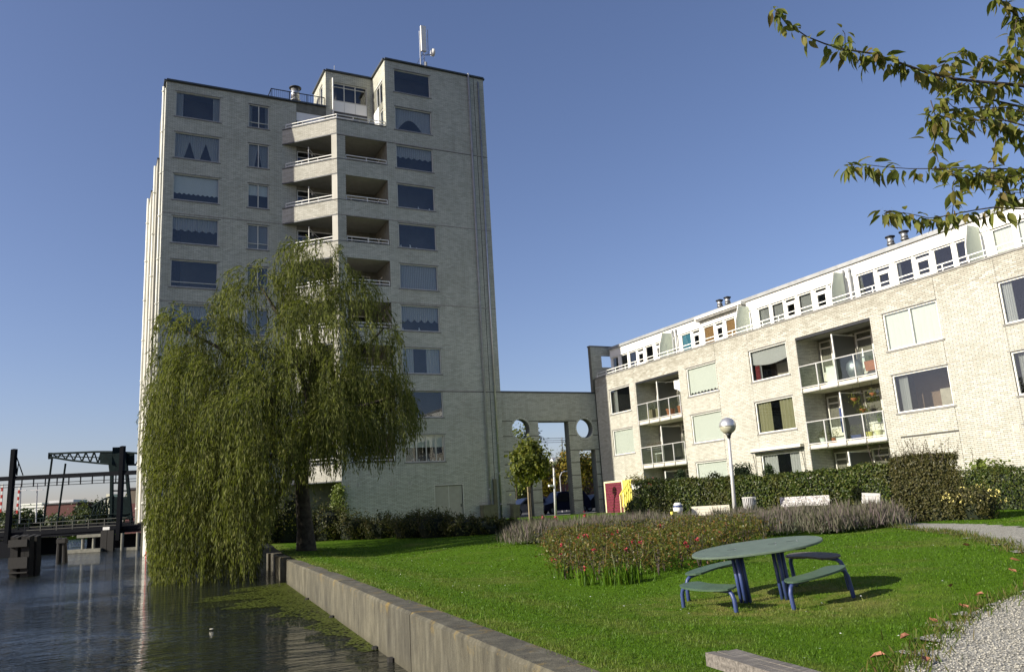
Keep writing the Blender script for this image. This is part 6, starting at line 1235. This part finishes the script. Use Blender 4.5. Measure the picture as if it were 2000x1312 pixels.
q = deep(1100, 895, 86); rp = thing('railway_mast', 'thin overhead line mast with white box beyond the gateway', 'mast', (q[0], q[1], -.73)); zt = deep(1100, 853, 86)[2]
f = MB(); f.tube([(q[0], q[1], -.73), (q[0], q[1], zt)], .06, 6); f.build('pole', M['pipe'], rp); f = MB(); f.box((q[0]-.28, q[1]-.2, deep(1100, 895, 86)[2]), (q[0]+.08, q[1], deep(1100, 886, 86)[2])); f.build('box', M['white'], rp)
f = MB(); f.beam((q[0]-.2, q[1], zt-.3), (q[0]+1.2, q[1], zt-.3), .06, .06); f.build('arm', M['pipe'], rp)
for i, yy in enumerate((855, 859, 863)):
    a = deep(1010, yy+2.5, 88); b2 = deep(1101, yy, 86); c2 = b2+(b2-a)*.6; o = MB().tube([a, b2, c2], .022, 4).build('overhead_wire', M['darkmetal']); tag(o, ['top', 'middle', 'lowest'][i]+' overhead wire crossing the gateway opening', 'wire', 'overhead wires')
sl = thing('street_lamp', 'slim grey street lamp standing in the far street behind the gateway', 'street lamp', gpz(1097, 980, 76)); b = gpz(1097, 980, 76); f = MB(); f.tube([b, b+(0, 0, 3.3), b+(.25, 0, 3.7), b+(.6, 0, 3.8)], .045, 6); f.build('pole', M['grey_post'], sl); f = MB(); f.box(b+(.5, -.1, 3.74), b+(1.0, .1, 3.84)); f.build('lamp_head', M['steel'], sl)

# ================================================================== THE DRAWBRIDGE AND THE WATER'S FAR SIDE
RB = MC[0].copy(); RB[2] = 0; RB /= np.linalg.norm(RB); FB = np.array([-RB[1], RB[0], 0])
def bp(x, y, D=85.0, back=0.0): return deep(x, y, D+back)
dk = bp(140, 1036)[2]
def pz(x, z, back=0.0, D=85.0):
    p = deep(x, 1000, D+back); p[2] = z; return p
br = thing('footbridge', 'dark low bridge with grey railing crossing the canal', 'bridge', pz(140, WATER))
f = MB(); f.beam(pz(-260, dk-.25), pz(330, dk-.25), 3.2, .5); f.beam(pz(-260, dk-.03, -1.6), pz(330, dk-.03, -1.6), .1, .35); f.build('deck', M['gantry'], br)
f = MB(); [f.beam(pz(-260, dk+h, -1.6), pz(330, dk+h, -1.6), .06, .06) for h in (1.0, .62, .3)]; f.build('railing', M['rail_far'], br)
for i in range(20): x = -260+31*i; f = MB(); f.beam(pz(x, dk-.1, -1.61), pz(x, dk+1.03, -1.61), .07, .07, FB); f.build('railing_post', M['rail_far'], br)
f = MB(); f.obox(pz(209, dk+.02, -1.9), (RB, FB, (0, 0, 1)), (.34, .03, .15)); f.build('sign', M['white'], br); f = MB(); f.obox(pz(209, dk-.36, -1.9), (RB, FB, (0, 0, 1)), (.34, .03, .13)); f.build('sign', M['white'], br)
f = MB(); f.obox(pz(30, -1.2, .5), (RB, FB, (0, 0, 1)), (3.7, 2, .95)); f.build('pier', M['gantry'], br)
gd = thing('fender_pier', 'pale concrete fender pier with round posts under the bridge', 'pier', pz(210, WATER, -3))
f = MB(); f.beam(pz(155, dk-.62, -3), pz(207, dk-.62, -3), .5, .30); f.beam(pz(138, WATER+.18, -3), pz(207, WATER+.18, -3), 1.6, .34); f.beam(pz(200, WATER+.1, -2.4), pz(330, WATER+.1, -2.4), 1.2, .3); f.build('beam', M['wetconcrete'], gd)
for x in (165, 186, 241, 271): f = MB(); f.tube([pz(x, WATER, -3), pz(x, dk-.55, -3)], .16, 10); f.build('post', M['wetconcrete'], gd)
for x in (203, 209, 216, 222): f = MB(); f.beam(pz(x, WATER-.3, -3.2), pz(x, dk-.2, -3.2), .32, .3, FB); f.build('fender_timber', M['pilewood'], gd)
f = MB(); f.obox(pz(268, -1.3, 2), (RB, FB, (0, 0, 1)), (4.5, 1.5, .95)); f.build('abutment', M['gantry'], gd)
# overhead gantry with two posts
ga = thing('pipe_gantry', 'long dark pipe gantry on two tall posts across the canal', 'gantry', pz(20, WATER, -1))
for (xt, yt), (xb_, yb_), w in (((28, 877), (15, 1040), .42), ((240, 871), (232, 1034), .40)):
    A, B = bp(xt, yt, 85, -2.2), bp(xb_, yb_, 85, -2.2); B2 = B+(B-A)*.12; f = MB(); f.beam(A, B2, w, .5, FB); f.build('post', M['gantry'], ga)
f = MB(); A, B = bp(-60, 938, 85, -2.2), bp(330, 919, 85, -2.2); f.beam(A, B, .34, .42); f.beam(A+(0, 0, -.62), B+(0, 0, -.62), .06, .06); f.beam(A+(0, 0, -.9), B+(0, 0, -.9), .06, .06); f.build('pipe_beam', M['gantry'], ga)
for t in np.linspace(.03, .97, 17): f = MB(); f.beam(A+(B-A)*t+(0, 0, -.1), A+(B-A)*t+(0, 0, -.95), .09, .09, FB); f.build('hanger', M['gantry'], ga)
f = MB(); f.beam(bp(30, 885, 85, -2.2), bp(45, 928, 85, -2.2), .10, .10); f.beam(bp(30, 888, 85, -2.2), bp(33, 928, 85, -2.2), .10, .10); f.beam(bp(36, 905, 85, -2.2), bp(33, 928, 85, -2.2), .08, .08); f.build('stay', M['gantry'], ga)
# bascule bridge with balance beams
db = thing('drawbridge', 'dark green bascule drawbridge with lattice balance beams', 'drawbridge', pz(240, WATER, 6))
for back in (3.5, 8.5):
    dx = -12 if back > 5 else 0; o = MB(); T = lambda x, y: bp(x, y, 85, back)+(np.array([0, 0, 0]))
    top = [(98+dx*-0, 886), (140, 884), (190, 882), (228, 882), (285, 886), (320, 889)]; bot = [(98, 892), (140, 899), (190, 904), (228, 907), (285, 907), (320, 904)]
    for P in (top, bot): [o.beam(T(*a), T(*b), .26, .2) for a, b in zip(P, P[1:])]
    xs = [104, 120, 136, 152, 168, 184, 198]; ty = lambda x: np.interp(x, [p[0] for p in top], [p[1] for p in top]); by_ = lambda x: np.interp(x, [p[0] for p in bot], [p[1] for p in bot])
    for a, b in zip(xs, xs[1:]): o.beam(T(a, ty(a)), T((a+b)/2, by_((a+b)/2)), .14, .12); o.beam(T((a+b)/2, by_((a+b)/2)), T(b, ty(b)), .14, .12); o.beam(T(a, (ty(a)+by_(a))/2), T(b, (ty(b)+by_(b))/2), .12, .1)
    for a, b in ((266, 276), (276, 290), (290, 310)): o.beam(T(a, by_(a)), T(b, ty(b)), .14, .12)
    o.build('balance_beam', M['bridge'], db)
    o = MB(); o.add([T(196, 883)-FB*.1, T(262, 884)-FB*.1, T(262, 907)-FB*.1, T(212, 906)-FB*.1, T(196, 903)-FB*.1, T(196, 883)+FB*.1, T(262, 884)+FB*.1, T(262, 907)+FB*.1, T(212, 906)+FB*.1, T(196, 903)+FB*.1], [(0,1,2,3,4),(9,8,7,6,5),(0,1,6,5),(1,2,7,6),(2,3,8,7),(3,4,9,8),(4,0,5,9)]); o.build('web_plate', M['bridge'], db)
    o = MB(); s = 98 if back < 5 else 124; o.tube([T(s+4, 893 if back < 5 else 905), T(84 if back < 5 else 111, 1028)], .11, 6); o.build('hanging_rod', M['bridge'], db)
f = MB(); f.beam(bp(98, 888, 85, 3.5), bp(98, 892, 85, 8.5), .4, .5); f.beam(bp(228, 890, 85, 3.0), bp(228, 890, 85, 9), .9, 1.9); f.build('cross_beam', M['bridge'], db)
for back in (3.0, 9.0):
    T = lambda x, y: bp(x, y, 85, back); o = MB()
    o.beam(T(219, 905), T(217, 1032), .30, .3, FB); o.beam(T(246, 905), T(258, 1032), .30, .3, FB); o.beam(T(228, 885), T(232, 920), 1.9, .35, FB)
    for y in (943, 958, 971): o.beam(T(218, y), T(249+(y-943)*.11, y), .16, .16)
    o.add([T(217, 972)-FB*.1, T(253, 972)-FB*.1, T(260, 1014)-FB*.1, T(216, 1014)-FB*.1, T(217, 972)+FB*.1, T(253, 972)+FB*.1, T(260, 1014)+FB*.1, T(216, 1014)+FB*.1], [(0,1,2,3),(7,6,5,4),(0,1,5,4),(1,2,6,5),(2,3,7,6),(3,0,4,7)]); o.build('portal_frame', M['bridge'], db)
f = MB(); f.beam(pz(-260, dk+.35, 6), pz(330, dk+.35, 6), 6.5, .5); f.build('roadway', M['gantry'], db); f = MB(); [f.beam(pz(-260, dk+h, 2.8), pz(330, dk+h, 2.8), .06, .06) for h in (1.55, 1.1)]; [f.beam(pz(x, dk+.5, 2.8), pz(x, dk+1.55, 2.8), .07, .07, FB) for x in range(-250, 330, 22)]; f.build('road_railing', M['bridge'], db)
f = MB()
for a, b in zip(range(180, 222, 7), range(187, 229, 7)):
    g = lambda x: bp(x, 990-22*math.sin(max(0, min(1, (x-178)/50))*PI/2), 85, 3.2); h = lambda x: bp(x, 1004, 85, 3.2); f.beam(g(a), g(b), .16, .16); f.beam(h(a), g(b), .1, .1); f.beam(g(a), h(a), .1, .1)
f.build('rack_arc', M['bridge'], db)
for (xt, yt, xb2, yb2, l) in ((5, 945, 1, 1000, 'striped barrier pole at the left edge by the bridge'), (38, 950, 33, 1002, 'striped barrier pole right of the left gantry post')):
    A, B = bp(xt, yt, 85, 14), bp(xb2, yb2, 85, 14); o = thing('barrier_pole', l, 'barrier pole', B, 'barrier poles at the drawbridge'); n = 8
    for i in range(n): f = MB(); f.beam(B+(A-B)*i/n, B+(A-B)*(i+1)/n, .22, .12, FB); f.build('stripe', M['white' if i % 2 else 'redpaint'], o)
for x, yt, l in ((41, 944, 'pale lamp post beside the striped barrier pole'), (73, 943, 'pale lamp post with crossbar before the white far building')):
    A, B = bp(x, yt, 85, 20), bp(x-2, 1006, 85, 20); o = thing('lamp_post', l, 'lamp post', B, 'lamp posts beyond the drawbridge'); f = MB(); f.tube([B-(0, 0, 1), A], .08, 6); f.build('pole', M['grey_post'], o); f = MB(); f.beam(A-RB*.8-(0, 0, .9), A+RB*.8-(0, 0, .9), .12, .12); f.build('arm', M['grey_post'], o)
# timber dolphins
g = onZ(40, 1126, WATER); d1 = thing('mooring_dolphin', 'broad dark timber mooring dolphin with a slot at the left edge', 'mooring post', g, 'mooring dolphins in the canal'); D = float(MC[2]@g)
for x0, x1, yt in ((24, 31, 1046), (31, 38.5, 1047), (45, 52, 1045), (52, 61, 1046)): 
    for bk in (0, .6): A, B = deep((x0+x1)/2+2, yt, D)+FB*bk, deep((x0+x1)/2-2, 1140, D)+FB*bk; f = MB(); f.beam(A, B, (x1-x0)/1569*D*.98, .4, FB); f.build('pile', M['pilewood'], d1)
for y, h in ((1060, .62), (1098, .95), (1117, .12)): 
    for bk in (-.25, .85): f = MB(); f.obox(deep(41.5, y, D)+FB*bk, (RB, FB, (0, 0, 1)), (.46, .06, h*.28)); f.build('waling', M['pilewood'], d1)
g = onZ(120, 1098, WATER); d2 = thing('mooring_dolphin', 'small two-pile timber dolphin in the middle of the canal', 'mooring post', g, 'mooring dolphins in the canal'); D = float(MC[2]@g)
for xt, xb3 in ((117, 114), (126, 127)): f = MB(); A, B = deep(xt, 1050, D), deep(xb3, 1105, D); f.tube([A, B], [.16, .19], 9); f.build('pile', M['pilewood'], d2)
f = MB(); f.obox(deep(121.5, 1056, D), (RB, FB, (0, 0, 1)), (.30, .22, .14)); f.build('cap', M['pilewood'], d2)
# far bank buildings and trees
def far_block(name, label, x0, x1, yt, D, mat, dep=14, wins=0, wmat='carglass', cat='building', roof=None):
    D *= 1.5; dep *= 1.5; A, B = deep(x0, 1000, D), deep(x1, 1000, D); zt = deep((x0+x1)/2, yt, D)[2]; c = (A+B)/2+FB*dep/2; th = thing(name, label, cat, (c[0], c[1], -1)); w = np.linalg.norm((B-A)[:2])/2
    f = MB(); f.obox((c[0], c[1], (zt-1)/2), (RB, FB, (0, 0, 1)), (w, dep/2, (zt+1)/2)); f.build('wall', M[mat], th)
    if roof: f = MB(); f.obox((c[0], c[1], zt+.3), (RB, FB, (0, 0, 1)), (w+.4, dep/2+.4, .3)); f.build('roof', M[roof], th)
    for i in range(wins):
        for fl in range(max(1, int((zt-1)/3))): f = MB(); q = A+(B-A)*((i+.5)/wins); f.obox((q[0]-FB[0]*.03, q[1]-FB[1]*.03, 1.2+3*fl), (RB, FB, (0, 0, 1)), (w/wins*.62, .03, .75)); f.build('window', M[wmat], th)
    return th
far_block('office_building', 'white stepped office building far across the canal', 40, 86, 991, 230, 'panel', wins=5, roof='white'); far_block('office_building', 'upper white storey of the far stepped office', 42, 80, 985, 246, 'white', dep=10, cat='building', roof='white')
far_block('brick_hall', 'dark red brick hall far behind the drawbridge rods', 85, 150, 984, 225, 'red_brick_far', wins=6, roof='roof'); far_block('plant_room', 'grey plant room on top of the far brick hall', 94, 142, 976, 236, 'grey_post', dep=8)
far_block('far_tower', 'slim beige tower far behind the drawbridge', 206, 215, 964, 420, 'cream'); far_block('warehouse', 'brown warehouse with dark red base right of the drawbridge', 250, 330, 953, 190, 'brown_far', wins=0, roof='roof'); far_block('brick_shed', 'dark red shed in front of the brown warehouse', 245, 320, 981, 170, 'red_brick_far', dep=6)
for i, (x, yt, D, R, l) in enumerate([(8, 988, 200, 6, 'far tree at the left edge behind the bridge'), (30, 990, 190, 5, 'far tree behind the left gantry post'), (155, 983, 200, 8, 'broad far tree right of the brick hall'), (172, 989, 195, 6, 'far tree beside the broad dark one'), (188, 972, 230, 5.5, 'tall pointed far tree left of the beige tower'), (200, 990, 200, 5, 'low far tree before the beige tower'), (268, 950, 210, 7, 'far tree showing over the brown warehouse'), (110, 993, 180, 4, 'low far tree in front of the brick hall'), (64, 996, 190, 3.5, 'low far tree in front of the white office')]):
    D *= 1.5; R *= 1.5; p = deep(x, 1000, D); p[2] = -1; h = deep(x, yt, D)[2]+1; RR = min(R, h*.48); round_tree('far_tree', l, p, max(.3, h-2*RR*.95), RR, 1300, 'far_trees', 1.1, .3, 60+i, group='trees on the far bank')
hg = np.concatenate([deep(x, 1000, 150)[None] for x in range(-40, 330, 4)]); hg = hg*2.0; P = np.repeat(hg, 60, 0)+rng.normal(size=(len(hg)*60, 3))*(1.2, 1.2, 0); P[:, 2] = -1+np.abs(rng.normal(size=len(P)))*2.6; V, F = leafquads(P, 1.1, None, 1, .6); npobj('bank_scrub', V, F, M['far_trees'], kind='stuff')
# floating scrap on the water
g = onZ(413, 1228, WATER); th = thing('floating_scrap', 'pale scrap floating on the dark water', 'litter', g+(0, 0, .01)); f = MB(); f.lathe([(.02, 0), (.042, .004), (.03, .010), (.01, .012)], g, 9); f.build('scrap', M['cream'], th)
